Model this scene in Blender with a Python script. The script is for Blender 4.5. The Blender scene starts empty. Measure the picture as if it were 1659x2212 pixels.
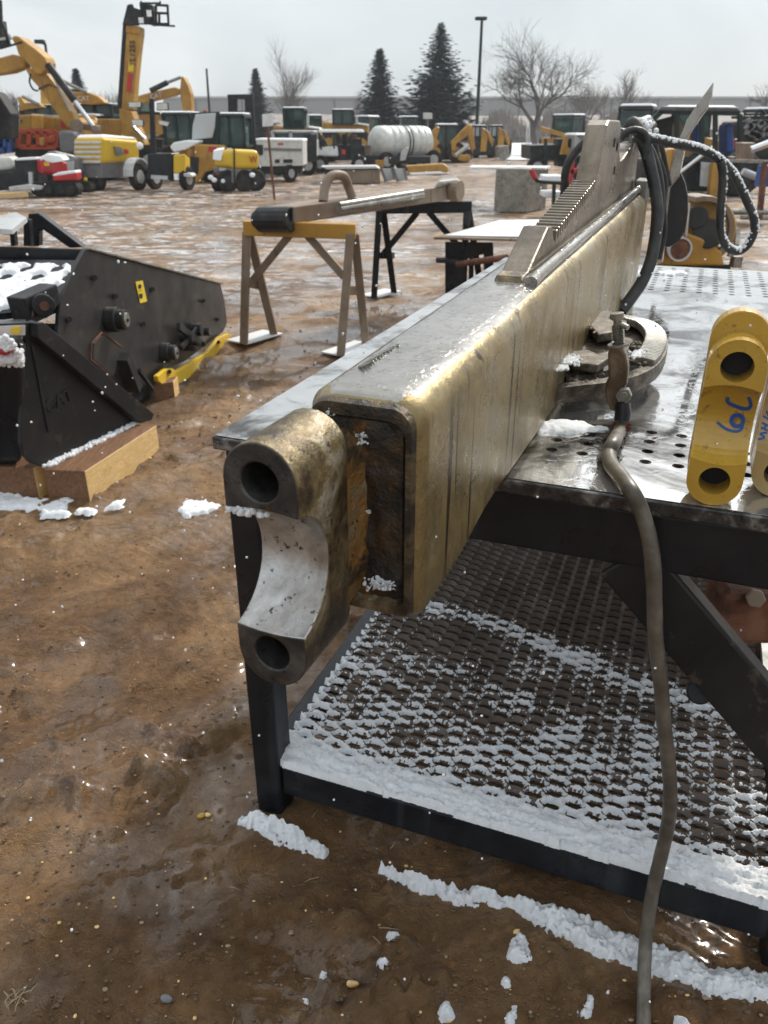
import bpy, bmesh, math, random
import numpy as np
from mathutils import Vector, Matrix, noise
random.seed(7)
R = math.radians
sc = bpy.context.scene
COL = sc.collection

# ---------------------------------------------------------------- survey of the photograph
F, HZ, H = 1700.0, 275.0, 1.5
PITCH = math.atan((1106 - HZ) / F)
CP, SP = math.cos(PITCH), math.sin(PITCH)

def ray(x, y):
    u = (x - 829.5) / F; v = (1106 - y) / F
    return Vector((u, CP + v * SP, -SP + v * CP))
def G(x, y, z=0.0):                      # point seen at (x, y) at height z
    r = ray(x, y); k = (z - H) / r.z
    return Vector((r.x * k, r.y * k, z))
def P(x, y, Y):                          # point seen at (x, y) at distance Y
    r = ray(x, y); k = Y / r.y
    return Vector((r.x * k, Y, H + r.z * k))
def hit(x, y, p, n):
    r = ray(x, y); o = Vector((0, 0, H)); n = Vector(n)
    k = (Vector(p) - o).dot(n) / r.dot(n)
    return o + r * k
def d2(a):
    a = R(a); return Vector((math.cos(a), math.sin(a), 0))
ZT = .974
A0 = Vector((-.323, 1.409, 0)); SX = d2(-20.9); TX = d2(69.1)
B0 = Vector((.042, .805, 0)); UX = d2(67.3); WX = d2(157.3)
def TF(s, t, z): return A0 + SX * s + TX * t + Vector((0, 0, z))
def BF(u, w, z): return B0 + UX * u + WX * w + Vector((0, 0, z))

# ---------------------------------------------------------------- materials
def new_mat(name):
    m = bpy.data.materials.new(name); m.use_nodes = True
    nt = m.node_tree; nt.nodes.clear()
    out = nt.nodes.new('ShaderNodeOutputMaterial')
    b = nt.nodes.new('ShaderNodeBsdfPrincipled')
    nt.links.new(b.outputs[0], out.inputs[0])
    return m, nt, b
def N(nt, t, **kw):
    n = nt.nodes.new(t)
    for k, v in kw.items():
        if k in n.inputs.keys(): n.inputs[k].default_value = v
        else: setattr(n, k, v)
    return n
def L(nt, a, b): nt.links.new(a, b)
def ramp(nt, fac, stops, interp='LINEAR'):
    r = nt.nodes.new('ShaderNodeValToRGB'); r.color_ramp.interpolation = interp
    e = r.color_ramp.elements
    while len(e) > 1: e.remove(e[-1])
    for i, (p, c) in enumerate(stops):
        el = e[0] if i == 0 else e.new(p)
        el.position = p
        el.color = (*c, 1) if isinstance(c, tuple) else (c, c, c, 1)
    L(nt, fac, r.inputs[0]); return r.outputs[0]
def noise_t(nt, co, scale, detail=4, rough=.6, stretch=None, dist=0):
    if stretch:
        mp = N(nt, 'ShaderNodeMapping'); mp.inputs['Scale'].default_value = stretch
        L(nt, co, mp.inputs[0]); co = mp.outputs[0]
    n = N(nt, 'ShaderNodeTexNoise'); n.inputs['Scale'].default_value = scale
    n.inputs['Detail'].default_value = detail; n.inputs['Roughness'].default_value = rough
    n.inputs['Distortion'].default_value = dist
    L(nt, co, n.inputs[0]); return n.outputs[0]
def mixc(nt, fac, a, b, mode='MIX'):
    m = nt.nodes.new('ShaderNodeMix'); m.data_type = 'RGBA'; m.blend_type = mode
    for s, v in ((0, fac), (6, a), (7, b)):
        if hasattr(v, 'links') or isinstance(v, bpy.types.NodeSocket): L(nt, v, m.inputs[s])
        else: m.inputs[s].default_value = v if s == 0 else ((*v, 1) if len(v) == 3 else v)
    return m.outputs[2]
def grime(name, cols, scale=8, rough=(.3, .6), metal=0., bump=.2, bscale=60, drips=None, spots=None, coat=0, bdist=.004, stretch=None, snow=None, spec=None):
    """cols: 2-4 colours spread over a noise; drips: colour of vertical run marks; spots: colour of chips"""
    m, nt, b = new_mat(name)
    tc = N(nt, 'ShaderNodeTexCoord'); co = tc.outputs['Object']
    f = noise_t(nt, co, scale, 6, .65, stretch, .4)
    k = len(cols)
    st = [(.32 + .36 * i / (k - 1), c) for i, c in enumerate(cols)]
    c = ramp(nt, f, st)
    if drips:
        d = noise_t(nt, co, 22, 3, .5, (1, 1, .06))
        d2_ = ramp(nt, d, [(.58, 0.), (.66, 1.)])
        g = noise_t(nt, co, 3, 2, .5)
        g2 = ramp(nt, g, [(.42, 0.), (.6, .8)])
        mm = N(nt, 'ShaderNodeMath', operation='MULTIPLY'); L(nt, d2_, mm.inputs[0]); L(nt, g2, mm.inputs[1])
        c = mixc(nt, mm.outputs[0], c, drips)
    if spots:
        s = noise_t(nt, co, scale * 5, 5, .7)
        s2 = ramp(nt, s, [(.6, 0.), (.64, 1.)])
        c = mixc(nt, s2, c, spots)
    if snow:
        ge = N(nt, 'ShaderNodeNewGeometry'); sx = N(nt, 'ShaderNodeSeparateXYZ'); L(nt, ge.outputs['Normal'], sx.inputs[0])
        sn = noise_t(nt, co, snow[1], 4, .6)
        ad = N(nt, 'ShaderNodeMath', operation='MULTIPLY_ADD'); L(nt, sn, ad.inputs[0]); ad.inputs[1].default_value = .8; L(nt, sx.outputs[2], ad.inputs[2])
        s3 = ramp(nt, ad.outputs[0], [(snow[0], 0.), (snow[0] + .06, 1.)])
        c = mixc(nt, s3, c, (.78, .8, .83))
    L(nt, c, b.inputs['Base Color'])
    rr = noise_t(nt, co, scale * 1.7, 5, .6)
    L(nt, ramp(nt, rr, [(.3, rough[0]), (.7, rough[1])]), b.inputs['Roughness'])
    b.inputs['Metallic'].default_value = metal
    if spec is not None: b.inputs['Specular IOR Level'].default_value = spec
    if coat: b.inputs['Coat Weight'].default_value = coat; b.inputs['Coat Roughness'].default_value = .12
    if bump:
        bn = noise_t(nt, co, bscale, 6, .65)
        bp = N(nt, 'ShaderNodeBump'); bp.inputs['Strength'].default_value = bump; bp.inputs['Distance'].default_value = bdist
        L(nt, bn, bp.inputs['Height']); L(nt, bp.outputs[0], b.inputs['Normal'])
    return m
def plain(name, c, rough=.5, metal=0.): return grime(name, [tuple(x * .8 for x in c), c, tuple(min(1, x * 1.15) for x in c)], 6, (max(.03, rough - .12), rough + .12), metal, .1, 40)
M = {}
M['yellow'] = grime('aged_yellow_paint', [(.30, .15, .025), (.42, .22, .03), (.50, .28, .045)], 2, (.35, .6), 0, .1, 20, drips=(.12, .08, .03))
M['bright_yellow'] = grime('bright_yellow_paint', [(.62, .40, .02), (.72, .47, .025)], 2, (.3, .5), 0, .05, 20, snow=(1.12, 3))
M['link_yellow'] = grime('link_yellow_paint', [(.40, .235, .03), (.46, .275, .035), (.50, .31, .045)], 10, (.22, .36), .05, .05, 120, spots=(.24, .14, .025), coat=.3, bdist=.001)
M['link_tan'] = grime('link_tan_paint', [(.34, .23, .09), (.42, .30, .12)], 10, (.25, .4), .05, .08, 120, coat=.3, bdist=.001)
M['black'] = grime('black_paint', [(.006, .007, .009), (.011, .012, .015), (.02, .021, .023)], 7, (.22, .45), 0, .12, 60, drips=(.03, .034, .04), spots=None, coat=0, spec=.3, bdist=.002)
M['black_worn'] = grime('black_paint_worn', [(.013, .013, .014), (.022, .022, .023), (.04, .037, .034)], 3, (.3, .5), .1, .15, 60, bdist=.002, spec=.3, spots=(.055, .045, .035))
M['dark'] = grime('dark_frame_paint', [(.012, .013, .015), (.022, .023, .025), (.05, .048, .045)], 5, (.4, .6), 0, .1, 40, spec=.25)
M['dgreen'] = grime('green_black_frame', [(.008, .018, .016), (.018, .032, .03)], 5, (.4, .6), 0, .1, 40, spec=.3)
M['grey'] = plain('mid_grey_paint', (.17, .17, .175), .5)
M['lgrey'] = plain('light_grey_paint', (.48, .49, .49), .5)
M['white'] = plain('white_paint', (.66, .67, .66), .45)
M['cream'] = plain('cream_white_paint', (.6, .6, .56), .45)
M['red'] = plain('red_paint', (.42, .015, .02), .4)
M['orange'] = plain('orange_paint', (.40, .05, .015), .5)
M['blue'] = plain('blue_paint', (.02, .08, .3), .45)
M['rubber'] = grime('tyre_rubber', [(.01, .01, .01), (.018, .017, .016), (.07, .05, .035)], 5, (.6, .9), 0, .2, 40, spec=.2)
M['rim'] = plain('pale_wheel_rim', (.4, .4, .39), .5)
M['chrome'] = grime('chromed_rod', [(.6, .6, .6), (.75, .75, .74)], 8, (.12, .25), 1, .05, 40)
M['steel'] = grime('bare_wet_steel', [(.16, .15, .13), (.26, .25, .22), (.38, .36, .33)], 9, (.2, .45), .6, .15, 60)
M['rusty'] = grime('rusty_steel', [(.05, .02, .012), (.14, .05, .025), (.22, .10, .06)], 12, (.5, .8), .1, .4, 60)
M['brownsteel'] = grime('muddy_steel', [(.16, .11, .07), (.23, .17, .12), (.28, .23, .17)], 3, (.4, .7), .1, .2, 30, drips=(.08, .05, .03))
M['sticker_red'] = plain('red_sticker', (.5, .03, .04), .4)
M['sticker_yellow'] = plain('yellow_sticker', (.72, .52, .03), .4)
M['ink'] = plain('blue_paint_marker', (.01, .07, .30), .35)
M['mudlump'] = plain('mud_crumb', (.10, .06, .03), .6)
M['drystalk'] = plain('dry_stalk', (.34, .26, .16), .8)
M['mudlight'] = plain('pale_grit', (.26, .18, .11), .6)
M['tan'] = plain('tan_fabric', (.3, .24, .17), .8)
# snow
m, nt, b = new_mat('snow'); M['snow'] = m
tc = N(nt, 'ShaderNodeTexCoord'); co = tc.outputs['Object']
L(nt, ramp(nt, noise_t(nt, co, 30, 6, .7), [(.3, (.80, .83, .87)), (.6, (.93, .94, .95))]), b.inputs['Base Color'])
b.inputs['Roughness'].default_value = .6
b.inputs['Subsurface Weight'].default_value = .0
bp = N(nt, 'ShaderNodeBump'); bp.inputs['Strength'].default_value = 1.0; bp.inputs['Distance'].default_value = .006
L(nt, noise_t(nt, co, 130, 6, .75), bp.inputs['Height']); L(nt, bp.outputs[0], b.inputs['Normal'])
# dirty snow (ground slush)
M['slush'] = grime('slushy_snow', [(.5, .45, .4), (.8, .82, .86), (.86, .87, .9)], 14, (.4, .7), 0, .6, 180, bdist=.004)
# glass
m, nt, b = new_mat('cab_glass'); M['glass'] = m
tc = N(nt, 'ShaderNodeTexCoord')
L(nt, ramp(nt, noise_t(nt, tc.outputs['Object'], 1.3, 3, .5), [(.35, (.008, .02, .018)), (.6, (.03, .075, .065)), (.75, (.10, .17, .16))]), b.inputs['Base Color'])
b.inputs['Roughness'].default_value = .08
m, nt, b = new_mat('frosted_window'); M['frost'] = m
b.inputs['Base Color'].default_value = (.5, .53, .54, 1); b.inputs['Roughness'].default_value = .35
# boom steel: worn ochre paint polished by wear, with run marks
def boom_mat(name, top=False):
    m, nt, b = new_mat(name)
    tc = N(nt, 'ShaderNodeTexCoord'); co = tc.outputs['Object']
    big = noise_t(nt, co, 4, 6, .65, None, .6)
    c = ramp(nt, big, [(.3, (.065, .047, .024)), (.42, (.19, .138, .062)), (.56, (.31, .235, .11)), (.74, (.29, .255, .19))])
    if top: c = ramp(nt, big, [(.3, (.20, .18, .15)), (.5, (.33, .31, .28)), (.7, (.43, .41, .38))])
    # silvery rub marks, diagonal
    rub = noise_t(nt, co, 26, 5, .7, (1, 1, .45), 1.2)
    c = mixc(nt, ramp(nt, rub, [(.58, 0.), (.72, .55)]), c, (.46, .43, .36))
    # vertical dark runs
    d = noise_t(nt, co, 34, 2, .5, (1, 1, .02))
    dm = ramp(nt, d, [(.635, 0.), (.65, 1.)])
    g = ramp(nt, noise_t(nt, co, 5, 2, .5), [(.35, 0.), (.55, 1.)])
    mm = N(nt, 'ShaderNodeMath', operation='MULTIPLY'); L(nt, dm, mm.inputs[0]); L(nt, g, mm.inputs[1])
    if not top: c = mixc(nt, mm.outputs[0], c, (.05, .032, .015))
    # fine scratches
    s = noise_t(nt, co, 90, 3, .6, (1, 1, .12), .8)
    c = mixc(nt, ramp(nt, s, [(.62, 0.), (.68, .35)]), c, (.07, .05, .025))
    L(nt, c, b.inputs['Base Color'])
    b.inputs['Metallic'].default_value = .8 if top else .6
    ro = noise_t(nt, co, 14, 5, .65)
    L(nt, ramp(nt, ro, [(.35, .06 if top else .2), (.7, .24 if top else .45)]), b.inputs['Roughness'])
    bp = N(nt, 'ShaderNodeBump'); bp.inputs['Strength'].default_value = .6 if not top else .3; bp.inputs['Distance'].default_value = .003
    bn = noise_t(nt, co, 70 if not top else 130, 7, .7, None, .5)
    if top: bn = ramp(nt, noise_t(nt, co, 85, 4, .65, (1.0, 1.0, 1), .9), [(.55, 0.), (.62, 1.)])
    L(nt, bn, bp.inputs['Height'])
    bp2 = N(nt, 'ShaderNodeBump'); bp2.inputs['Strength'].default_value = .25; bp2.inputs['Distance'].default_value = .02
    L(nt, noise_t(nt, co, 7, 3, .5), bp2.inputs['Height']); L(nt, bp.outputs[0], bp2.inputs['Normal'])
    L(nt, bp2.outputs[0], b.inputs['Normal'])
    return m
M['boom'] = boom_mat('worn_ochre_boom_steel'); M['boomtop'] = boom_mat('wet_boom_top', True)
M['cast'] = grime('cast_end_worn', [(.022, .016, .012), (.06, .042, .022), (.19, .14, .065), (.40, .36, .28)], 15, (.25, .5), .45, .7, 90, spots=(.03, .022, .016), bdist=.004)
M['neck'] = grime('scorched_cast_neck', [(.02, .015, .01), (.07, .045, .02), (.28, .14, .035), (.20, .15, .08), (.36, .31, .22)], 13, (.25, .55), .4, 1.0, 90, spots=(.02, .015, .01), bdist=.005)
M['frayed'] = plain('frayed_red_cloth', (.16, .03, .02), .8)
M['fin'] = grime('satin_brown_steel', [(.06, .047, .035), (.14, .112, .08), (.27, .23, .18)], 4, (.18, .4), .6, .25, 50, drips=(.05, .035, .02))
M['jaw'] = grime('dirty_jaw_steel', [(.02, .016, .012), (.07, .055, .038), (.2, .17, .13)], 30, (.3, .6), .4, .8, 120)
M['bronze'] = grime('bronzed_clamp_steel', [(.05, .035, .025), (.11, .075, .045), (.22, .17, .12)], 14, (.22, .45), .6, .4, 90)
M['dirt'] = grime('packed_dirt', [(.02, .015, .01), (.07, .05, .03), (.2, .17, .13)], 40, (.4, .8), 0, 1, 160)
M['rim_grease'] = grime('greasy_worn_rim', [(.012, .01, .008), (.035, .026, .018), (.12, .085, .045), (.3, .25, .17)], 12, (.2, .5), .4, .9, 80, bdist=.004)
M['castface'] = grime('cast_face_dark', [(.018, .017, .017), (.045, .042, .04), (.10, .095, .09)], 20, (.3, .55), .4, .6, 110, spots=(.012, .01, .01), bdist=.002)
M['rustface'] = grime('burnt_rusty_plate', [(.006, .005, .005), (.014, .011, .009), (.05, .028, .012), (.30, .14, .03)], 10, (.25, .7), .1, 1.0, 60, bdist=.006)
M['saddle'] = grime('machined_saddle', [(.16, .13, .11), (.38, .36, .34), (.62, .62, .61)], 12, (.25, .45), .75, .4, 160, spots=(.08, .06, .05), bdist=.001)
# wet table plate
m, nt, b = new_mat('wet_plate'); M['plate'] = m
tc = N(nt, 'ShaderNodeTexCoord'); co = tc.outputs['Object']
pn = noise_t(nt, co, 5, 6, .65, None, .8)
L(nt, ramp(nt, pn, [(.36, (.07, .06, .05)), (.44, (.30, .29, .27)), (.52, (.62, .615, .60)), (.7, (.70, .695, .68))]), b.inputs['Base Color'])
b.inputs['Metallic'].default_value = .85
L(nt, ramp(nt, noise_t(nt, co, 7, 6, .7, None, 1), [(.45, .03), (.58, .09), (.72, .25)]), b.inputs['Roughness'])
bp = N(nt, 'ShaderNodeBump'); bp.inputs['Strength'].default_value = .10; bp.inputs['Distance'].default_value = .002
L(nt, ramp(nt, noise_t(nt, co, 30, 5, .6, None, .5), [(.5, 0.), (.62, 1.)]), bp.inputs['Height']); L(nt, bp.outputs[0], b.inputs['Normal'])
M['edge'] = grime('table_edge_steel', [(.02, .02, .022), (.06, .06, .06), (.30, .30, .30)], 25, (.15, .4), .6, .3, 80, stretch=None)
M['mesh'] = grime('expanded_metal_rust_brown', [(.045, .032, .024), (.085, .062, .047), (.12, .095, .08)], 10, (.35, .6), .3, .3, 120, bdist=.001)
# timber
def wood(name, c1, c2):
    m, nt, b = new_mat(name)
    tc = N(nt, 'ShaderNodeTexCoord'); co = tc.outputs['Object']
    g = noise_t(nt, co, 9, 5, .6, (6, .7, 6), 1.5)
    L(nt, ramp(nt, g, [(.3, c1), (.7, c2)]), b.inputs['Base Color']); b.inputs['Roughness'].default_value = .6
    bp = N(nt, 'ShaderNodeBump'); bp.inputs['Strength'].default_value = .3; bp.inputs['Distance'].default_value = .004
    L(nt, g, bp.inputs['Height']); L(nt, bp.outputs[0], b.inputs['Normal']); return m
M['wood'] = wood('fresh_timber', (.60, .38, .14), (.80, .56, .27)); M['woodwet'] = wood('wet_timber', (.09, .04, .02), (.24, .12, .055))
M['rubberhose'] = grime('braided_hose_rubber', [(.008, .008, .009), (.02, .02, .02), (.06, .055, .05)], 14, (.3, .6), 0, .9, 150, bdist=.003)
M['cable'] = grime('muddy_cable_sheath', [(.055, .045, .035), (.10, .085, .065), (.17, .15, .12)], 14, (.3, .5), 0, .4, 60, bdist=.003)
M['bark'] = plain('bare_bark', (.10, .088, .08), .9)
M['barkfar'] = plain('thin_twig_bark', (.17, .15, .145), .9)
M['needle'] = grime('blue_spruce_needles', [(.035, .056, .058), (.06, .088, .092), (.10, .13, .135)], 1.5, (.6, .85), 0, 0)
M['panel'] = grime('warehouse_panel', [(.30, .295, .29), (.34, .335, .33)], .05, (.8, .9), 0, 0)
M['panelgap'] = plain('panel_joint', (.16, .16, .17), .8)
M['brush'] = grime('dead_brush_mat', [(.16, .13, .115), (.23, .20, .18), (.28, .25, .23)], .4, (.8, .95), 0, 0)
M['dirtsnow'] = grime('distant_snow_strip', [(.55, .55, .54), (.78, .79, .8)], .3, (.6, .8), 0, 0)

# ---------------------------------------------------------------- mesh helper
class MB:
    def __init__(s): s.v = []; s.f = []; s.m = []
    def add(s, vs, fs, mi=0):
        o = len(s.v); s.v.extend([Vector(p) for p in vs])
        for f in fs: s.f.append(tuple(i + o for i in f)); s.m.append(mi)
        return s
    def loft(s, loops, cap=True, mi=0, closed=True):
        n = len(loops[0]); vs = [p for l in loops for p in l]; fs = []
        for k in range(len(loops) - 1):
            for i in range(n if closed else n - 1):
                j = (i + 1) % n
                fs.append((k * n + i, k * n + j, (k + 1) * n + j, (k + 1) * n + i))
        if cap: fs.append(tuple(range(n - 1, -1, -1))); fs.append(tuple((len(loops) - 1) * n + i for i in range(n)))
        return s.add(vs, fs, mi)
    def hexa(s, c8, mi=0): return s.loft([c8[:4], c8[4:]], mi=mi)
    def box(s, c, d, rot=None, mi=0):
        M_ = rot or Matrix.Identity(3); h = Vector(d) / 2; c = Vector(c)
        q = [(-1, -1), (1, -1), (1, 1), (-1, 1)]
        return s.loft([[c + M_ @ Vector((a * h.x, b * h.y, k * h.z)) for a, b in q] for k in (-1, 1)], mi=mi)
    def beam(s, p, q, w, h, up=(0, 0, 1), mi=0):       # bar from p to q, w across, h along up
        p = Vector(p); q = Vector(q); d = (q - p).normalized(); up = Vector(up)
        x = d.cross(up)
        if x.length < 1e-4: x = d.cross(Vector((0, 1, 0)))
        x.normalize(); z = x.cross(d).normalized()
        lo = lambda c: [c - x * w / 2 - z * h / 2, c + x * w / 2 - z * h / 2, c + x * w / 2 + z * h / 2, c - x * w / 2 + z * h / 2]
        return s.loft([lo(p), lo(q)], mi=mi)
    def tube(s, pts, r, n=8, mi=0, flat=1.0):
        pts = [Vector(p) for p in pts]; rr = r if isinstance(r, (list, tuple)) else [r] * len(pts)
        loops = []; prev = None
        for i, p in enumerate(pts):
            d = (pts[min(i + 1, len(pts) - 1)] - pts[max(i - 1, 0)]).normalized()
            if prev is None:
                x = d.cross(Vector((0, 0, 1)))
                if x.length < .1: x = d.cross(Vector((0, 1, 0)))
            else: x = prev - d * prev.dot(d)
            x.normalize(); prev = x; y = d.cross(x)
            loops.append([p + (x * math.cos(2 * math.pi * k / n) + y * math.sin(2 * math.pi * k / n) * flat) * rr[i] for k in range(n)])
        return s.loft(loops, mi=mi)
    def cyl(s, p, q, r, n=20, mi=0, r2=None): return s.tube([p, q], [r, r if r2 is None else r2], n, mi)
    def ring(s, c, ax, ro, ri, w, n=28, mi=0):         # hollow disc
        c = Vector(c); ax = Vector(ax).normalized(); x = ax.orthogonal().normalized(); y = ax.cross(x)
        prof = [(ri, -w / 2), (ro, -w / 2), (ro, w / 2), (ri, w / 2)]
        loops = []
        for k in range(n):
            a = 2 * math.pi * k / n; e = x * math.cos(a) + y * math.sin(a)
            loops.append([c + e * r_ + ax * h_ for r_, h_ in prof])
        loops.append(loops[0]); return s.loft(loops, cap=False, mi=mi)
    def lathe(s, c, ax, prof, n=24, mi=0):
        c = Vector(c); ax = Vector(ax).normalized(); x = ax.orthogonal().normalized(); y = ax.cross(x)
        return s.loft([[c + (x * math.cos(2 * math.pi * k / n) + y * math.sin(2 * math.pi * k / n)) * r_ + ax * h_ for k in range(n)] for h_, r_ in prof], mi=mi)
    def ball(s, c, r, sub=1, sq=(1, 1, 1), mi=0):
        bm = bmesh.new(); bmesh.ops.create_icosphere(bm, subdivisions=sub, radius=r)
        vs = [Vector((v.co.x * sq[0], v.co.y * sq[1], v.co.z * sq[2])) + Vector(c) for v in bm.verts]
        fs = [tuple(v.index for v in f.verts) for f in bm.faces]; bm.free(); return s.add(vs, fs, mi)
    def slab(s, pts, off, mi=0):                        # outline pushed through by a vector
        off = Vector(off); pts = [Vector(p) for p in pts]
        return s.loft([pts, [p + off for p in pts]], mi=mi)
ORG = {}
def fixn(me):
    bm = bmesh.new(); bm.from_mesh(me); bmesh.ops.recalc_face_normals(bm, faces=bm.faces); bm.to_mesh(me); bm.free()
def build(mb, name, mat, parent=None, bevel=0, smooth=False, seg=2, recalc=True):
    org = ORG.get(parent.name, Vector((0, 0, 0))) if parent else Vector((0, 0, 0))
    me = bpy.data.meshes.new(name)
    me.from_pydata([tuple(v - org) for v in mb.v], [], mb.f)
    mats = mat if isinstance(mat, (list, tuple)) else [mat]
    for k in mats: me.materials.append(M[k])
    for p, i in zip(me.polygons, mb.m): p.material_index = i
    if recalc: fixn(me)
    o = bpy.data.objects.new(name, me); COL.objects.link(o)
    if parent: o.parent = parent
    ORG[o.name] = org
    if bevel:
        bv = o.modifiers.new('b', 'BEVEL'); bv.width = bevel; bv.segments = seg; bv.limit_method = 'ANGLE'; bv.angle_limit = R(35)
    if smooth:
        for p in me.polygons: p.use_smooth = True
        sm = R(40)
        try: me.set_sharp_from_angle(angle=sm)
        except Exception: pass
    return o
def tag(o, label, cat, group=None, kind=None):
    o['label'] = label; o['category'] = cat
    if group: o['group'] = group
    if kind: o['kind'] = kind
    return o
def thing(name, label, cat, loc, group=None):
    o = bpy.data.objects.new(name, None); COL.objects.link(o); o.location = Vector(loc); o.empty_display_size = .2
    ORG[o.name] = Vector(loc); return tag(o, label, cat, group)
def struct(o): o['kind'] = 'structure'; return o
def bake(o):                                            # freeze modifiers into the mesh
    dg = bpy.context.evaluated_depsgraph_get(); dg.update()
    me = bpy.data.meshes.new_from_object(o.evaluated_get(dg)); o.modifiers.clear(); o.data = me; return o
def vnoise(x, y, seed=0):                               # numpy value noise
    xi = np.floor(x).astype(np.int64); yi = np.floor(y).astype(np.int64); xf = x - xi; yf = y - yi
    def h(a, b):
        n = (a * 374761393 + b * 668265263 + seed * 1442695041) & 0xffffffff
        n = ((n ^ (n >> 13)) * 1274126177) & 0xffffffff
        return ((n ^ (n >> 16)) & 0xffff) / 65535.0
    u = xf * xf * (3 - 2 * xf); v = yf * yf * (3 - 2 * yf)
    return (h(xi, yi) * (1 - u) + h(xi + 1, yi) * u) * (1 - v) + (h(xi, yi + 1) * (1 - u) + h(xi + 1, yi + 1) * u) * v
def fbm(x, y, oct=4, seed=0, gain=.5):
    s = 0; a = 1; t = 0
    for i in range(oct): s = s + a * vnoise(x * 2 ** i + 17.3 * i, y * 2 ** i - 9.1 * i, seed + i); t += a; a *= gain
    return s / t
# ================================================================ WORLD, SUN, CAMERA
SUN_AZ, SUN_EL = 34.0, 40.0
w = bpy.data.worlds.new("World"); sc.world = w; w.use_nodes = True
nt = w.node_tree; nt.nodes.clear()
wo = N(nt, 'ShaderNodeOutputWorld')
sky = N(nt, 'ShaderNodeTexSky'); sky.sky_type = 'NISHITA'; sky.sun_disc = False
sky.sun_elevation = R(SUN_EL); sky.sun_rotation = R(SUN_AZ)
bg1 = N(nt, 'ShaderNodeBackground'); L(nt, sky.outputs[0], bg1.inputs[0]); bg1.inputs[1].default_value = .012
tc = N(nt, 'ShaderNodeTexCoord'); co = tc.outputs['Generated']
nz = noise_t(nt, co, 2.6, 5, .5, (1, 1, 2.4), .8)
cloud = ramp(nt, nz, [(.34, (.46, .50, .535)), (.5, (.55, .59, .615)), (.66, (.70, .73, .745))])
dt = N(nt, 'ShaderNodeVectorMath', operation='DOT_PRODUCT'); L(nt, co, dt.inputs[0])
sd = Vector((math.sin(R(SUN_AZ)) * math.cos(R(SUN_EL)), math.cos(R(SUN_AZ)) * math.cos(R(SUN_EL)), math.sin(R(SUN_EL))))
dt.inputs[1].default_value = sd
glow = ramp(nt, dt.outputs['Value'], [(.55, 0.), (.80, .06), (.87, .24), (.92, .5), (.96, 1.2), (1., 3.)])
sz = N(nt, 'ShaderNodeSeparateXYZ'); L(nt, co, sz.inputs[0])
zen = ramp(nt, sz.outputs[2], [(.0, .5), (.22, .52), (.6, .72), (1., .85)])
cloud = mixc(nt, 1.0, cloud, zen, 'MULTIPLY')
sc2 = N(nt, 'ShaderNodeVectorMath', operation='SCALE'); L(nt, cloud, sc2.inputs[0]); sc2.inputs['Scale'].default_value = 2.0; cloud = sc2.outputs[0]
cl2 = mixc(nt, 1.0, cloud, glow, 'ADD')
bg2 = N(nt, 'ShaderNodeBackground'); L(nt, cl2, bg2.inputs[0]); bg2.inputs[1].default_value = 1.0
ad = N(nt, 'ShaderNodeAddShader'); L(nt, bg1.outputs[0], ad.inputs[0]); L(nt, bg2.outputs[0], ad.inputs[1]); L(nt, ad.outputs[0], wo.inputs[0])
sl = bpy.data.lights.new('sun', 'SUN'); sl.energy = 3.0; sl.angle = R(4); sl.color = (1, .93, .82)
so = bpy.data.objects.new('sun', sl); COL.objects.link(so); so.rotation_euler = (-sd).to_track_quat('-Z', 'Y').to_euler()
cd = bpy.data.cameras.new('camera'); cam = bpy.data.objects.new('camera', cd); COL.objects.link(cam); sc.camera = cam
cam.location = (0, 0, H); cam.rotation_euler = (R(90) - PITCH, 0, 0)
cd.sensor_fit = 'VERTICAL'; cd.sensor_height = 36; cd.lens = F / 2212 * 36; cd.clip_start = .02; cd.clip_end = 2000
cd.dof.use_dof = True; cd.dof.focus_distance = 1.25; cd.dof.aperture_fstop = 9.0
sc.view_settings.view_transform = 'Standard'; sc.view_settings.look = 'None'; sc.view_settings.gamma = 1; sc.view_settings.exposure = 0.18

# ================================================================ GROUND
def axis(lo, hi, mid, step, grow):
    a = [mid]; s = step
    while a[-1] < hi: a.append(a[-1] + s); s *= grow if a[-1] > mid + 2.2 else 1.0
    b_ = [mid]; s = step
    while b_[-1] > lo: b_.append(b_[-1] - s); s *= grow if b_[-1] < mid - 2.0 else 1.0
    return np.array(sorted(set(b_[1:] + a)))
xs = axis(-320, 320, 0, .0135, 1.045); ys = axis(-30, 600, 1.6, .0125, 1.03)
XX, YY = np.meshgrid(xs, ys, indexing='ij')
near = np.clip(1 - (YY - 3.5) / 8, 0, 1) * np.clip(1 - (np.abs(XX) - 4) / 6, 0, 1)
hh = (fbm(XX * 1.1, YY * 1.1, 4, 3) - .5) * .05
ca, sa = math.cos(.6), math.sin(.6)
rx = XX * ca + YY * sa; ry = -XX * sa + YY * ca
rut = (fbm(rx * 1.2, ry * 5.5, 3, 9) - .5) * .03
lug = np.abs(np.sin((rx + .25 * np.sin(ry * 2)) * 62)) ** .6 * .009 * np.clip(fbm(XX * 1.1, YY * 1.1, 2, 55) * 5 - 2.2, 0, 1)
clod = np.clip(fbm(XX * 9, YY * 9, 4, 21, .6) - .53, 0, 1) * .10 * np.clip(fbm(XX * 1.3, YY * 1.3, 2, 5) * 2.6 - 1.0, 0, 1)
fine = (fbm(XX * 26, YY * 26, 3, 31, .6) - .5) * .007
lump = np.clip(fbm(XX * 3.2, YY * 3.2, 3, 77, .6) - .5, 0, 1) * .07
clod = clod * 1.5
hh = hh + (rut * 3.0 + clod * 1.9 + fine * 2.0 + lump * .9 + lug + (fbm(XX * 48, YY * 48, 2, 33) - .5) * .006) * near
hh = np.where(YY > 11, hh * .6, hh)
nx, ny = len(xs), len(ys)
me = bpy.data.meshes.new('ground')
vv = np.stack([XX, YY, hh - .012], -1).reshape(-1, 3)
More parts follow.
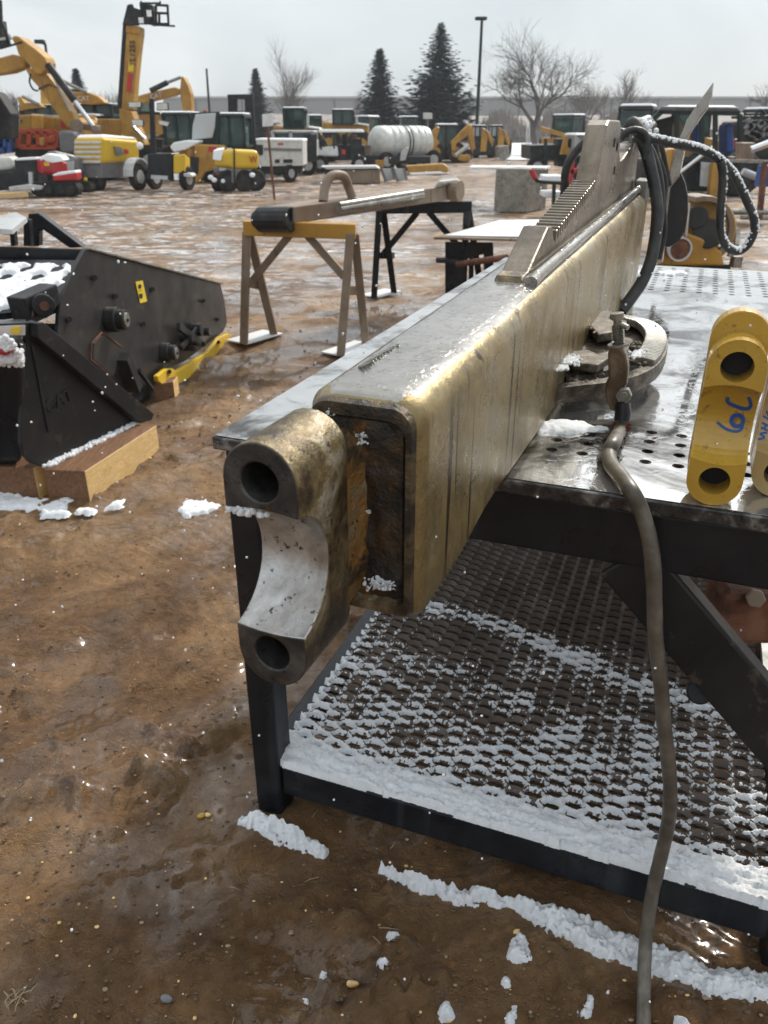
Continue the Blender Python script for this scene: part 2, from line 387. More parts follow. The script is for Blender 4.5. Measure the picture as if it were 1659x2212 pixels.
idx = np.arange(nx * ny).reshape(nx, ny)
q = np.stack([idx[:-1, :-1], idx[1:, :-1], idx[1:, 1:], idx[:-1, 1:]], -1).reshape(-1, 4)
me.from_pydata(vv.tolist(), [], q.tolist())
for p in me.polygons: p.use_smooth = True
ground = bpy.data.objects.new('ground', me); COL.objects.link(ground); struct(ground)
def gh(x, y):
    i = np.argmin(abs(xs - x)); j = np.argmin(abs(ys - y)); return float(hh[i, j]) - .012
m, nt, b = new_mat('wet_mud')
tc = N(nt, 'ShaderNodeTexCoord'); co = tc.outputs['Object']
n1 = noise_t(nt, co, .9, 6, .6, None, .5); n2 = noise_t(nt, co, 9, 6, .7); n3 = noise_t(nt, co, 70, 4, .7)
c = ramp(nt, n1, [(.3, (.06, .028, .010)), (.46, (.165, .086, .034)), (.60, (.29, .170, .078)), (.75, (.36, .25, .14))])
c = mixc(nt, .75, c, ramp(nt, n2, [(.3, (.28, .26, .24)), (.5, (.5, .5, .5)), (.7, (.72, .71, .68))]), 'OVERLAY')
c = mixc(nt, ramp(nt, n3, [(.67, 0.), (.73, .5)]), c, (.34, .25, .16))
c = mixc(nt, ramp(nt, n3, [(.28, .7), (.34, 0.)]), c, (.05, .028, .014))
# lying snow, further out in the yard
sx = N(nt, 'ShaderNodeSeparateXYZ'); L(nt, co, sx.inputs[0])
dist = ramp(nt, sx.outputs[1], [(0., 0.), (1., 0.)])
mr = N(nt, 'ShaderNodeMapRange'); mr.inputs['From Min'].default_value = 6.0; mr.inputs['From Max'].default_value = 11.0; L(nt, sx.outputs[1], mr.inputs[0])
mx = N(nt, 'ShaderNodeMapRange'); mx.inputs['From Min'].default_value = 2.5; mx.inputs['From Max'].default_value = -4.0
mx.inputs['To Min'].default_value = .0; mx.inputs['To Max'].default_value = .13; L(nt, sx.outputs[0], mx.inputs[0])
sn = noise_t(nt, co, 3.2, 8, .78, (.6, 1.3, 1), .6)
sb = noise_t(nt, co, .33, 3, .5, (.6, 1.3, 1))
a1 = N(nt, 'ShaderNodeMath', operation='ADD'); L(nt, sb, a1.inputs[0]); L(nt, mx.outputs[0], a1.inputs[1])
area = ramp(nt, a1.outputs[0], [(.49, 0.), (.58, 1.)])
sg = noise_t(nt, co, 11, 4, .7, (.7, 1.2, 1)); a3 = N(nt, 'ShaderNodeMath', operation='MULTIPLY_ADD'); L(nt, sg, a3.inputs[0]); a3.inputs[1].default_value = .45; L(nt, sn, a3.inputs[2])
mk = ramp(nt, a3.outputs[0], [(.75, 0.), (.79, 1.)])
m0 = N(nt, 'ShaderNodeMath', operation='MULTIPLY'); L(nt, mk, m0.inputs[0]); L(nt, area, m0.inputs[1])
mm = N(nt, 'ShaderNodeMath', operation='MULTIPLY'); L(nt, m0.outputs[0], mm.inputs[0]); L(nt, mr.outputs[0], mm.inputs[1])
c = mixc(nt, mm.outputs[0], c, (.66, .67, .69))
L(nt, c, b.inputs['Base Color'])
wet = noise_t(nt, co, 2.1, 4, .6, None, .6)
L(nt, ramp(nt, wet, [(.38, .65), (.5, .45), (.60, .2)]), b.inputs['Roughness'])
b.inputs['Specular IOR Level'].default_value = .35
L(nt, ramp(nt, wet, [(.46, 0.), (.58, .85)]), b.inputs['Coat Weight']); b.inputs['Coat Roughness'].default_value = .14; b.inputs['Coat IOR'].default_value = 1.45
bp = N(nt, 'ShaderNodeBump'); bp.inputs['Strength'].default_value = 1.0; bp.inputs['Distance'].default_value = .03
L(nt, noise_t(nt, co, 38, 7, .72, None, .4), bp.inputs['Height'])
mp_ = N(nt, 'ShaderNodeMapping'); mp_.inputs['Rotation'].default_value = (0, 0, R(-28)); mp_.inputs['Scale'].default_value = (.8, 1.9, 1); L(nt, co, mp_.inputs[0])
b2_ = N(nt, 'ShaderNodeBump'); b2_.inputs['Strength'].default_value = 1.0; b2_.inputs['Distance'].default_value = .10; L(nt, noise_t(nt, mp_.outputs[0], 1.6, 3, .5, None, .4), b2_.inputs['Height']); L(nt, bp.outputs[0], b2_.inputs['Normal'])
L(nt, b2_.outputs[0], b.inputs['Normal'])
me.materials.append(m)

# ================================================================ WORK TABLE
W_, D_ = 1.24, 2.44
tbl = thing('work_table', 'black steel work table with a wet grey perforated top and an expanded metal lower shelf', 'work table', TF(0, 0, 0))
# perforated top
def holed_plate(sb, tb, holes, z1, z0, rfun):
    mb = MB()
    for i in range(len(sb) - 1):
        for j in range(len(tb) - 1):
            s0, s1, t0, t1 = sb[i], sb[i + 1], tb[j], tb[j + 1]
            if (i, j) in holes:
                cs, ct = (s0 + s1) / 2, (t0 + t1) / 2; r_ = rfun; n = 16
                ring_o = []; ring_i = []
                for k in range(n):
                    a = 2 * math.pi * (k + .5) / n; dx, dy = math.cos(a), math.sin(a)
                    f = min((s1 - cs) / max(abs(dx), 1e-9), (t1 - ct) / max(abs(dy), 1e-9))
                    ring_o.append((cs + dx * f, ct + dy * f)); ring_i.append((cs + dx * r_, ct + dy * r_))
                # use square corners: snap the nearest outer points
                for cx_, cy_ in ((s0, t0), (s1, t0), (s1, t1), (s0, t1)):
                    kk = min(range(n), key=lambda q: (ring_o[q][0] - cx_) ** 2 + (ring_o[q][1] - cy_) ** 2); ring_o[kk] = (cx_, cy_)
                vs = [TF(a_, b_, z1) for a_, b_ in ring_o] + [TF(a_, b_, z1) for a_, b_ in ring_i] + [TF(a_, b_, z0) for a_, b_ in ring_i]
                fs = [(k, (k + 1) % n, n + (k + 1) % n, n + k) for k in range(n)] + [(n + k, n + (k + 1) % n, 2 * n + (k + 1) % n, 2 * n + k) for k in range(n)]
                mb.add(vs, fs)
            else:
                mb.add([TF(s0, t0, z1), TF(s1, t0, z1), TF(s1, t1, z1), TF(s0, t1, z1)], [(0, 1, 2, 3)])
    return mb
sb = [0]; colsidx = []
s = .598
while s < 1.2:
    sb += [s, s + .03]; colsidx.append(len(sb) - 2); s += .0545
sb.append(W_)
tb = [0]; rows = []
for base, cnt in ((.128, 4), (1.83, 11)):
    t = base
    tb.append(t)
    for k in range(cnt): rows.append(len(tb) - 1); t += .0527; tb.append(t)
tb.append(D_)
holes = {(i, j) for i in colsidx for j in rows}
pl = holed_plate(sb, tb, holes, ZT, ZT - .008, .0105)
top = build(pl, 'tabletop', 'plate', tbl, recalc=False)
# folded edge lip, butted under the plate edge
def tbar(mb, s0, s1, t0, t1, z0, z1, mi=0):
    mb.hexa([TF(s0, t0, z0), TF(s1, t0, z0), TF(s1, t1, z0), TF(s0, t1, z0), TF(s0, t0, z1), TF(s1, t0, z1), TF(s1, t1, z1), TF(s0, t1, z1)], mi)
mb = MB(); e = .003
tbar(mb, -.004, W_ + .004, -.004, .006, ZT - .028, ZT - e + .001); tbar(mb, -.004, .006, .006, D_ - .006, ZT - .028, ZT - e + .001)
tbar(mb, W_ - .006, W_ + .004, .006, D_ - .006, ZT - .028, ZT - e + .001); tbar(mb, -.004, W_ + .004, D_ - .006, D_ + .004, ZT - .028, ZT - e + .001)
build(mb, 'edge_lip', 'edge', tbl, bevel=.003)
for nm, a in (('front_apron', (.012, 1.2, .012, .062)), ('back_apron', (.012, 1.2, D_ - .062, D_ - .012)), ('side_apron', (.012, .062, .068, D_ - .068)), ('side_apron', (W_ - .062, W_ - .012, .068, D_ - .068))):
    mb = MB(); tbar(mb, *a, ZT - .135, ZT - .030); build(mb, nm, 'black', tbl, bevel=.006)
lw = .068
for s0, t0 in ((.008, .012), (1.145, .012), (.008, D_ - .08), (1.145, D_ - .08)):
    mb = MB(); tbar(mb, s0, s0 + lw, t0, t0 + lw, -.01, ZT - .137); build(mb, 'leg', 'black', tbl, bevel=.007, seg=3)
ZS = .16
for nm, a in (('shelf_rail', (.08, 1.142, .018, .075)), ('shelf_rail', (.08, 1.142, D_ - .075, D_ - .018)), ('shelf_rail', (.014, .07, .084, D_ - .084)), ('shelf_rail', (1.15, 1.206, .084, D_ - .084))):
    mb = MB(); tbar(mb, *a, ZS - .095, ZS - .008); build(mb, nm, 'black', tbl, bevel=.006)
mb = MB()
p0, p1 = TF(.79, .037, .83), TF(1.143, .037, .475)
dv = (p1 - p0).normalized(); up = Vector((0, 0, 1)); up = (up - dv * up.dot(dv)).normalized()
mb.beam(p0 - dv * .03 + up * .0, p1, .048, .105, up=up)
build(mb, 'brace', 'black_worn', tbl, bevel=.006)
mb = MB(); mb.cyl(TF(.93, .037, .60), TF(.93, .06, .59), .022); build(mb, 'brace_bolt', 'black', tbl, bevel=.003)
# expanded metal shelf: strands meeting at knuckles
LW, SW = .087, .036; A_ = SW / 4
mb = MB(); smax = 1.142; tmax = D_ - .08
k = 0; t = .055
def strand_off(s, k):
    ph = (s / LW + (.5 if k % 2 else 0)) % 1.0
    d = abs(ph - .5) * 2                  # 0..1
    v = max(0, min(1, (d - .22) / .56)); v = v * v * (3 - 2 * v)
    return (v - .5) * 2
while t < tmax:
    pts = []; s = .06; n = 0
    loops = []
    while s < smax:
        o = strand_off(s, k); tt = t + o * A_ * .92
        zz = ZS + .0035 * math.cos(2 * math.pi * (s / LW + (.5 if k % 2 else 0)))
        loops.append([TF(s, tt - .0062, zz - .0072), TF(s, tt + .0050, zz + .0040), TF(s, tt + .0060, zz + .0016), TF(s, tt - .0052, zz - .0098)])
        s += LW / 8
    mb.loft(loops)
    t += SW / 2; k += 1
build(mb, 'shelf_mesh', 'mesh', tbl)
NSTR = k
# snow lying on the shelf: a clumpy heightfield that follows the strands
def snowfield(name, s0, s1, t0, t1, step, frame, thick, base, mat='snow', lab='', cat='snow'):
    ss = np.arange(s0, s1, step); ts = np.arange(t0, t1, step)
    S_, T_ = np.meshgrid(ss, ts, indexing='ij')
    h = thick(S_, T_); zb = base(S_, T_)
    keep = h > 0
    idx = -np.ones(S_.shape, int)
    cell = keep[:-1, :-1] | keep[1:, :-1] | keep[1:, 1:] | keep[:-1, 1:]
    use = np.zeros(S_.shape, bool); use[:-1, :-1] |= cell; use[1:, :-1] |= cell; use[1:, 1:] |= cell; use[:-1, 1:] |= cell
    ids = np.argwhere(use); idx[use] = np.arange(len(ids))
    hz_ = np.where(keep, h, -.004)
    jx = (vnoise(S_ / step * 1.3, T_ / step * 1.3, 5) - .5) * step * .7; jy = (vnoise(S_ / step * 1.3, T_ / step * 1.3, 8) - .5) * step * .7
    Pv = []
    for (i, j) in ids:
        Pv.append(tuple(frame(S_[i, j] + jx[i, j], T_[i, j] + jy[i, j], zb[i, j] + hz_[i, j])))
    c = np.argwhere(cell); fs = [(int(idx[i, j]), int(idx[i + 1, j]), int(idx[i + 1, j + 1]), int(idx[i, j + 1])) for i, j in c]
    me = bpy.data.meshes.new(name); me.from_pydata(Pv, [], fs); me.materials.append(M[mat])
    for p in me.polygons: p.use_smooth = True
    o = bpy.data.objects.new(name, me); COL.objects.link(o); tag(o, lab, cat, kind='stuff'); return o
def shelf_thick(S_, T_):
    kk = (T_ - .055) / (SW / 2)
    best = np.full(S_.shape, 1.0)
    for d in (-1, 0, 1, 2):
        kq = np.floor(kk) + d
        ph = (S_ / LW + np.where(kq % 2 == 1, .5, 0)) % 1.0
        q = np.clip((np.abs(ph - .5) * 2 - .22) / .56, 0, 1); q = (q * q * (3 - 2 * q) - .5) * 2
        best = np.minimum(best, np.abs(T_ - (.055 + kq * SW / 2 + q * A_ * .92)))
    n1 = fbm(S_ * 9, T_ * 14, 3, 40); n2 = fbm(S_ * 34, T_ * 70, 3, 50, .6); n3 = fbm(S_ * 260, T_ * 260, 2, 60)
    # how much snow: heavy along the front rail, a band further in, some everywhere, bare under the boom
    amt = np.clip(1.2 - (T_ - .02) / .105, 0, 1.2) + .40 * np.exp(-((T_ - .16) / .22) ** 2)
    amt += .75 * np.exp(-((T_ - .72 - .06 * np.sin(S_ * 5) + .12 * (S_ - .4)) / .055) ** 2) * (n1 > .3)
    amt += .38 * np.exp(-((T_ - .45) / .3) ** 2) + .25 * np.exp(-((S_ - .06 - (T_ - .3) * .02) / .05) ** 2) * (T_ < .8)
    amt *= np.clip(1.6 - T_ / .62, 0.05, 1) ** .5 * np.where(T_ > .84, .35, 1)
    w_ = .0088 * amt * (.62 + .76 * n2) + np.clip(amt - .86, 0, 1) * .05
    cov = w_ - best + (n1 - .5) * .008 + (n2 - .5) * .003 + (n3 - .5) * .003 - .0010
    hmax = .003 + .012 * np.clip(amt, 0, 1.3)
    h = np.where(cov > 0, hmax * (1 - np.exp(-cov / .0035)) * (.35 + 1.1 * n2) + (n3 - .5) * .007, -1)
    h = np.where((T_ < .02 + .012 * (n1 - .5)), -1, h)
    return h
snowfield('shelf_snow', .05, 1.14, .012, 1.05, .0032, TF, shelf_thick, lambda a, b_: np.full(a.shape, ZS - .001) - .006 * (b_ < .05), lab='clumpy snow lying on the expanded metal lower shelf of the work table')
def line_snow(S_, T_):
    n1 = fbm(S_ * 7, T_ * 7, 3, 70); n2 = fbm(S_ * 45, T_ * 45, 3, 80, .6); n3 = fbm(S_ * 200, T_ * 200, 2, 61)
    c = np.interp(S_, [0, .06, .2, .43, .64, .75, .87, 1.07, 1.15, 1.5], [-.005, -.024, -.018, -.018, -.022, -.044, -.058, -.062, -.045, -.05]); wd = .016 + .020 * n1 + .010 * (S_ > .7) + .013 * (S_ < .25)
    wd = np.where((S_ > .215) & (S_ < .345), -.04, wd); wd = np.where(S_ < -.015, -.04, wd)
    wd = np.where((S_ > .3) & (S_ < .42), wd * .75, wd)
    cov = wd - np.abs(T_ - c) + (n2 - .5) * .026
    # loose crumbs on the mud in front
    cr = fbm(S_ * 16, T_ * 16, 2, 91)
    cov = np.maximum(cov, (cr - .80) * .18 - np.clip(-.36 - T_, 0, 1) - np.where(S_ < .3, 1, 0))
    return np.where(cov > 0, .030 * (1 - np.exp(-cov / .016)) * (.2 + 1.5 * n2) + (n3 - .5) * .012, -1)
def gz(S_, T_):
    out = np.zeros(S_.shape); X = A0.x + SX.x * S_ + TX.x * T_; Y = A0.y + SX.y * S_ + TX.y * T_
    i = np.clip(np.searchsorted(xs, X), 0, nx - 1); j = np.clip(np.searchsorted(ys, Y), 0, ny - 1)
    return hh[i, j] - .012
snowfield('ground_snow', -.02, 1.5, -.45, -.02, .0035, TF, line_snow, gz, lab='line of white snow clumps on the mud along the foot of the work table')
def patch(name, c, r_, seed, label, sq=(1, 1), step=.006, th=.02):
    c = Vector(c)
    def tk(S_, T_):
        n = fbm(S_ * 11, T_ * 11, 3, seed); n2 = fbm(S_ * 60, T_ * 60, 3, seed + 3, .6)
        d = np.sqrt((S_ / sq[0]) ** 2 + (T_ / sq[1]) ** 2) / r_
        cov = (n - .38) * r_ * .9 - np.clip(d - .45, 0, 9) * r_ * .45 + (n2 - .5) * .012
        return np.where(cov > 0, th * (1 - np.exp(-cov / .012)) * (.5 + n2), -1)
    return snowfield(name, -r_ * sq[0] * 1.2, r_ * sq[0] * 1.2, -r_ * sq[1] * 1.2, r_ * sq[1] * 1.2, step, lambda a, b_, z: c + Vector((a, b_, z)), tk, lambda a, b_: np.zeros(a.shape), lab=label)
p = G(30, 1095); patch('ground_snow', (p.x, p.y, 0.0), .35, 11, 'white snow patch on mud in front of the left timber block', (1.4, .35), .008)
p = G(422, 1098); patch('ground_snow', (p.x, p.y, 0.0), .14, 23, 'small white snow patch on bare mud left of the work table', (.8, .6), .006)

# ================================================================ STEEL BOOM
boom = thing('steel_boom', 'long worn ochre steel boom section lying across the table, rusty bored end nearest', 'boom section', BF(0, 0, ZT))
LB = 2.15
def zbot(u): q_ = max(0., min(1., (.33 - u) / .2)); return ZT + .001 - .024 * q_ * q_ * (3 - 2 * q_)
def ztop(u): return 1.238 + .075 * (u / LB) + .0
def rrect(w0, w1, z0, z1, r_, n=6, u=0.):
    pts = []
    for cx_, cz, a0 in ((w1 - r_, z1 - r_, 0), (w0 + r_, z1 - r_, 90), (w0 + r_, z0 + r_ * .5, 180), (w1 - r_, z0 + r_ * .5, 270)):
        rz = r_ if a0 < 180 else r_ * .5
        for k in range(n + 1):
            a = R(a0 + 90 * k / n); ww = cx_ + (r_ if a0 < 180 else r_ * .5) * math.cos(a)
            if a0 >= 180: ww = (w0 + rz if a0 == 180 else w1 - rz) + rz * math.cos(a)
            pts.append((ww, cz + rz * math.sin(a)))
    return [BF(u, a_, b_) for a_, b_ in pts]
mb = MB(); us = [0.0, .006, .02, .03] + [.03 + (LB - .03) * k / 40 for k in range(1, 41)]
loops = []
for u in us:
    ins = .013 * (max(0, 1 - u / .02)) ** 2
    dish = 0
    loops.append(rrect(0 + ins, .145 - ins, zbot(u) + ins, ztop(u) - ins, .034, 6, u))
mb.loft(loops, cap=False)
body = build(mb, 'body', ['boom', 'boomtop'], boom, smooth=True)
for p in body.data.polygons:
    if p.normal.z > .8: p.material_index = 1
# worn weld seam and dented lip round the end
mb = MB()
lo = rrect(.008, .137, zbot(0) + .009, ztop(0) - .008, .026, 6, .003)
lip = [p_ for p_ in lo]
cen = BF(-.001, .0725, 1.1)
outer = [cen + (p_ - cen) * .975 - UX * .010 for p_ in lip]
inner = [cen + (p_ - cen) * .87 - UX * .011 for p_ in lip]
inner2 = [cen + (p_ - cen) * .80 + UX * .002 for p_ in lip]
mb.loft([lip, outer, inner, inner2], cap=False)
build(mb, 'end_rim', 'rim_grease', boom, smooth=True)
mb = MB()
g = 22; vs = []; fs = []
for i in range(g + 1):
    for j in range(g + 1):
        a_ = .0165 + .112 * i / g; b_ = zbot(0) + .021 + (ztop(0) - zbot(0) - .040) * j / g
        n_ = noise.fractal(Vector((a_ * 40, b_ * 40, 3)), 1, 2, 4)
        vs.append(BF(-.003 + .005 * n_ + (.008 if (i in (0, g) or j in (0, g)) else 0), a_, b_))
for i in range(g):
    for j in range(g): a = i * (g + 1) + j; fs.append((a, a + 1, a + g + 2, a + g + 1))
mb.add(vs, fs); build(mb, 'end_plate', 'rustface', boom, smooth=True)
# snow crumbs caught on the end plate
for (px, py, r_) in ((722, 888, .006), (775, 955, .006), (770, 972, .005), (768, 990, .005), (783, 940, .004), (825, 1258, .011), (838, 1264, .009), (812, 1262, .008), (845, 1258, .006), (795, 1105, .003), (740, 882, .003), (764, 1003, .004)):
    sn_ = MB(); c = hit(px, py, BF(-.004, 0, 0), UX)
    for k in range(60):
        sn_.ball(c + Vector((random.gauss(0, r_ * .7), random.gauss(0, r_ * .3), random.gauss(0, r_ * .4))), r_ * random.uniform(.10, .30), 1)
    build(sn_, 'caught_snow', 'snow', boom, smooth=True)
# scrape and pressed groove on the top
mb = MB()
def bt(px, py, dz=0): r_ = hit(px, py, (0, 0, 1.245), (0, 0, 1)); return r_ + Vector((0, 0, dz))
pp = [hit(px, py, (0, 0, 1.2425), (0, 0, 1)) for px, py in ((778, 792), (800, 778), (830, 760), (860, 744))]
for a, b__ in zip(pp[:-1], pp[1:]):
    for k in range(5):
        q_ = a.lerp(b__, k / 5); mb.tube([q_, q_ + Vector((.004 + random.random() * .004, -.003, .003))], [.0025, .0008], 5)
mb.tube([p_ + Vector((0, 0, -.001)) for p_ in pp], .003, 6)
build(mb, 'scrape_burr', 'steel', boom)

# generic bolted end yoke: two bored bosses with a saddle cut between them
def boolean(o, cutter, op='DIFFERENCE'):
    md = o.modifiers.new('x', 'BOOLEAN'); md.operation = op; md.solver = 'EXACT'; md.object = cutter
    bake(o); me_ = cutter.data; bpy.data.objects.remove(cutter)
def yoke(parent, name, mat, fr, wc, half, z1, z2, d0, d1, ztop_extra=0, hole=.0225, sag=.045, saddle=(.1, .2), bulge=.006, rear=None, mats=None):
    """fr(a, d, z): a across, d depth from the front face; bores at heights z1 (low) and z2 (high)"""
    pts = []
    n = 14
    for k in range(n + 1): a = math.pi * k / n; pts.append((wc + half * math.cos(a), z2 + half * math.sin(a)))
    for k in range(n + 1): a = math.pi + math.pi * k / n; pts.append((wc + half * math.cos(a), z1 + half * math.sin(a)))
    mb = MB(); mb.loft([[fr(a, d0, z) for a, z in pts], [fr(a, d1, z) for a, z in pts]])
    o = build(mb, name, mat, parent)
    if mats:
        for x in mats: o.data.materials.append(M[x])
    # barrel-shaped saddle cutter, axis across
    zc = (saddle[0] + saddle[1]) / 2; c2 = (saddle[1] - saddle[0]) / 2
    Rr = (c2 * c2 + sag * sag) / (2 * sag); off = Rr - sag
    mb = MB(); lo = []
    for i in range(9):
        a = -1.25 + 2.5 * i / 8; rr_ = Rr + bulge * (1 - min(1, a * a))
        lo.append([fr(wc + a * half, d0 - off + rr_ * math.cos(2 * math.pi * k / 40), zc + rr_ * math.sin(2 * math.pi * k / 40)) for k in range(40)])
    mb.loft(lo); cut = build(mb, 'cut', mats[0] if mats else mat, parent); boolean(o, cut)
    for zc_ in (z1, z2):
        mb = MB(); mb.loft([[fr(wc + hole * math.cos(2 * math.pi * k / 32), dd, zc_ + hole * math.sin(2 * math.pi * k / 32)) for k in range(32)] for dd in (d0 - .05, d1 - .012 if rear else d1 + .05)])
        cut = build(mb, 'cut', mats[1] if mats else mat, parent); boolean(o, cut)
    return o, (zc, Rr, off)
fb = lambda a, d, z: BF(d, a, z)
yk, _ = yoke(boom, 'end_yoke', 'cast', fb, .117, .0425, .978, 1.184, -.150, -.035, hole=.0215, sag=.062, saddle=(1.009, 1.150), bulge=.004, mats=['saddle', 'castface'])
# roughen as a casting
for p in yk.data.polygons: p.use_smooth = True
try: yk.data.set_sharp_from_angle(angle=R(32))
except Exception: pass
for p in yk.data.polygons:
    nrm = p.normal
    if p.area > 2e-4 and nrm.dot(-UX) > .95: p.material_index = 2
bv = yk.modifiers.new('b', 'BEVEL'); bv.width = .0035; bv.segments = 2; bv.limit_method = 'ANGLE'; bv.angle_limit = R(40)
# neck web joining the yoke to the plate
mb = MB(); lo = []
for i, u in enumerate((-.075, -.055, -.035, -.015, .004, .01)):
    f = [0, 0, .1, .5, 1.4, 2.6][i]; ins = .002
    w0 = .078 - .011 * f; w1 = .146 - .012 * f; z0 = .956 + .035 * min(1.0, f); z1 = 1.205 - .008 * f
    ring_ = []
    for k in range(28):
        a = 2 * math.pi * k / 28; ca_, sa_ = math.cos(a), math.sin(a)
        e_ = lambda v: math.copysign(abs(v) ** .45, v)
        n_ = noise.noise(Vector((math.cos(a) * 3 + i, math.sin(a) * 3, 7))) * .006
        ring_.append(BF(u, (w0 + w1) / 2 + (w1 - w0) / 2 * e_(ca_) + n_, (z0 + z1) / 2 + (z1 - z0) / 2 * e_(sa_) + n_))
    lo.append(ring_)
mb.loft(lo); build(mb, 'neck', 'neck', boom, smooth=True)
# snow in the notch by the upper bore
mb = MB(); c = hit(528, 1108, BF(-.15, 0, 0), UX)
for k in range(260): mb.ball(c + WX * random.gauss(0.004, .009) + UX * random.uniform(0, .03) + Vector((0, 0, random.gauss(0, .002))), random.uniform(.0015, .004), 1)
build(mb, 'notch_snow', 'snow', boom)

# rack plate with teeth, shoe and horn on the top
zt_ = lambda u: ztop(u) + .001
w0, w1 = .045, .095
mb = MB()
prof = [(.64, zt_(.64)), (.80, 1.332), (.835, 1.330), (.865, 1.300), (1.30, 1.372), (1.32, 1.40), (1.385, 1.505), (1.41, 1.516), (1.60, 1.516), (1.63, 1.505), (1.66, 1.44), (1.70, 1.415), (1.76, 1.42), (1.95, 1.455), (2.12, 1.46), (2.12, zt_(2.12))]
mb.loft([[BF(u, w0, z) for u, z in prof], [BF(u, w1, z) for u, z in prof]])
build(mb, 'rack_plate', 'fin', boom, bevel=.004)
rk = MB()
for k in range(19):
    u = .872 + k * .0225; z = 1.300 + (u - .865) * .166
    tooth = [(u, z - .004), (u + .004, z + .017), (u + .010, z + .019), (u + .0155, z - .002)]
    rk.loft([[BF(a, w0 - .001, b_) for a, b_ in tooth], [BF(a, w1 + .001, b_) for a, b_ in tooth]])
build(rk, 'rack_teeth', 'fin', boom, bevel=.0015)
mb = MB(); mb.hexa([BF(.612, .043, ztop(.61) - .002), BF(.66, .043, ztop(.64) - .002), BF(.66, .097, ztop(.64) - .002), BF(.612, .097, ztop(.61) - .002), BF(.625, .045, 1.268), BF(.66, .045, 1.272), BF(.66, .095, 1.272), BF(.625, .095, 1.268)])
build(mb, 'shoe_toe', 'cast', boom, bevel=.004)
mb = MB(); mb.tube([BF(.60, .026, ztop(.6) + .004), BF(.66, .026, ztop(.66) + .008), BF(1.3, .026, ztop(1.3) + .010), BF(2.1, .026, ztop(2.1) + .012)], .011, 12)
build(mb, 'guide_rail', 'boomtop', boom, smooth=True)
mb = MB(); mb.tube([BF(.62, .038, ztop(.62) + .001), BF(2.1, .038, ztop(2.1) + .002)], .008, 8)
build(mb, 'rail_weld', 'steel', boom, smooth=True)
mb = MB()
for px, py in ((1327, 308), (1333, 318), (1327, 368)):
    mb = MB(); c = hit(px, py, BF(0, .0445, 0), WX); mb.beam(c - Vector((0, 0, .010)), c + Vector((0, 0, .010)), .004, .004, up=UX); build(mb, 'rack_slot', 'dark', boom)
mb = MB(); mb.hexa([BF(2.07, -.002, ztop(2.07) - .03), BF(2.155, -.002, ztop(2.1) - .03), BF(2.155, .040, ztop(2.1) - .03), BF(2.07, .040, ztop(2.07) - .03), BF(2.08, .0, ztop(2.1) + .035), BF(2.155, .0, ztop(2.1) + .04), BF(2.155, .04, ztop(2.1) + .04), BF(2.08, .04, ztop(2.1) + .035)])
build(mb, 'stop_block', 'steel', boom, bevel=.005)
# ================================================================ HOSES, CLAMP, CABLE
def smooth(pts, n=6):
    out = []; Pn = [pts[0]] + list(pts) + [pts[-1]]
    for i in range(1, len(Pn) - 2):
        a, b_, c, d = Pn[i - 1], Pn[i], Pn[i + 1], Pn[i + 2]
        for k in range(n):
            t = k / n
            out.append(.5 * ((2 * b_) + (c - a) * t + (2 * a - 5 * b_ + 4 * c - d) * t * t + (3 * b_ - a - 3 * c + d) * t ** 3))
    out.append(Pn[-2]); return out
def hose(name, label, cat, pts, r, mat, group=None, snow=0, n=12, rough_=0.0):
    pts = smooth(pts); o = thing(name, label, cat, pts[0], group)
    rr = [r * (1 + rough_ * noise.noise(p_ * 60)) for p_ in pts]
    mb = MB(); mb.tube(pts, rr, n); build(mb, 'sleeve', mat, o, smooth=True)
    if snow:
        sm = MB()
        for a, b_ in zip(pts[:-1], pts[1:]):
            d = (b_ - a); 
            hz_ = 1 - abs(d.normalized().z) * .8
            for k in range(int(snow * 2.2 * d.length * 1000 * hz_)):
                q_ = a.lerp(b_, random.random()); side = d.cross(Vector((0, 0, 1))).normalized() if d.cross(Vector((0, 0, 1))).length > 1e-5 else Vector((1, 0, 0))
                an = random.gauss(0, .55); up = side.cross(d).normalized(); up = up if up.z >= 0 else -up
                sm.ball(q_ + (up * math.cos(an) + side * math.sin(an)) * r * 1.0, random.uniform(.12, .42) * r, 1)
        build(sm, 'clinging_snow', 'snow', o, smooth=True)
    return o
HG = 'hydraulic hoses at the far end of the boom'
hp = lambda L_, Y0, Y1=None: [P(x, y, Y0 + ((Y1 if Y1 is not None else Y0) - Y0) * i / (len(L_) - 1)) for i, (x, y) in enumerate(L_)]
hose('hydraulic_hose', 'black hose arching out to the left behind the steel horn of the boom', 'hose', hp([(1368, 292), (1330, 285), (1294, 290), (1266, 306), (1234, 341), (1221, 376), (1221, 405), (1214, 440), (1206, 470)], 2.85, 2.95), .014, 'rubberhose', HG, .08)
hose('hydraulic_hose', 'thick black hose hanging straight down against the far end of the boom to the table', 'hose', hp([(1362, 268), (1373, 268), (1385, 299), (1397, 329), (1407, 369), (1415, 409), (1420, 449), (1418, 489), (1413, 529), (1404, 569), (1386, 610), (1366, 640), (1342, 672)], 2.68, 2.42), .0185, 'rubberhose', HG, .07)
hose('hydraulic_hose', 'thin dark hose dropping just right of the thick hanging hose', 'hose', hp([(1408, 285), (1415, 311), (1421, 339), (1433, 369), (1438, 403), (1434, 440), (1436, 500), (1424, 560)], 2.85, 2.85), .0085, 'rubberhose', HG, .05)
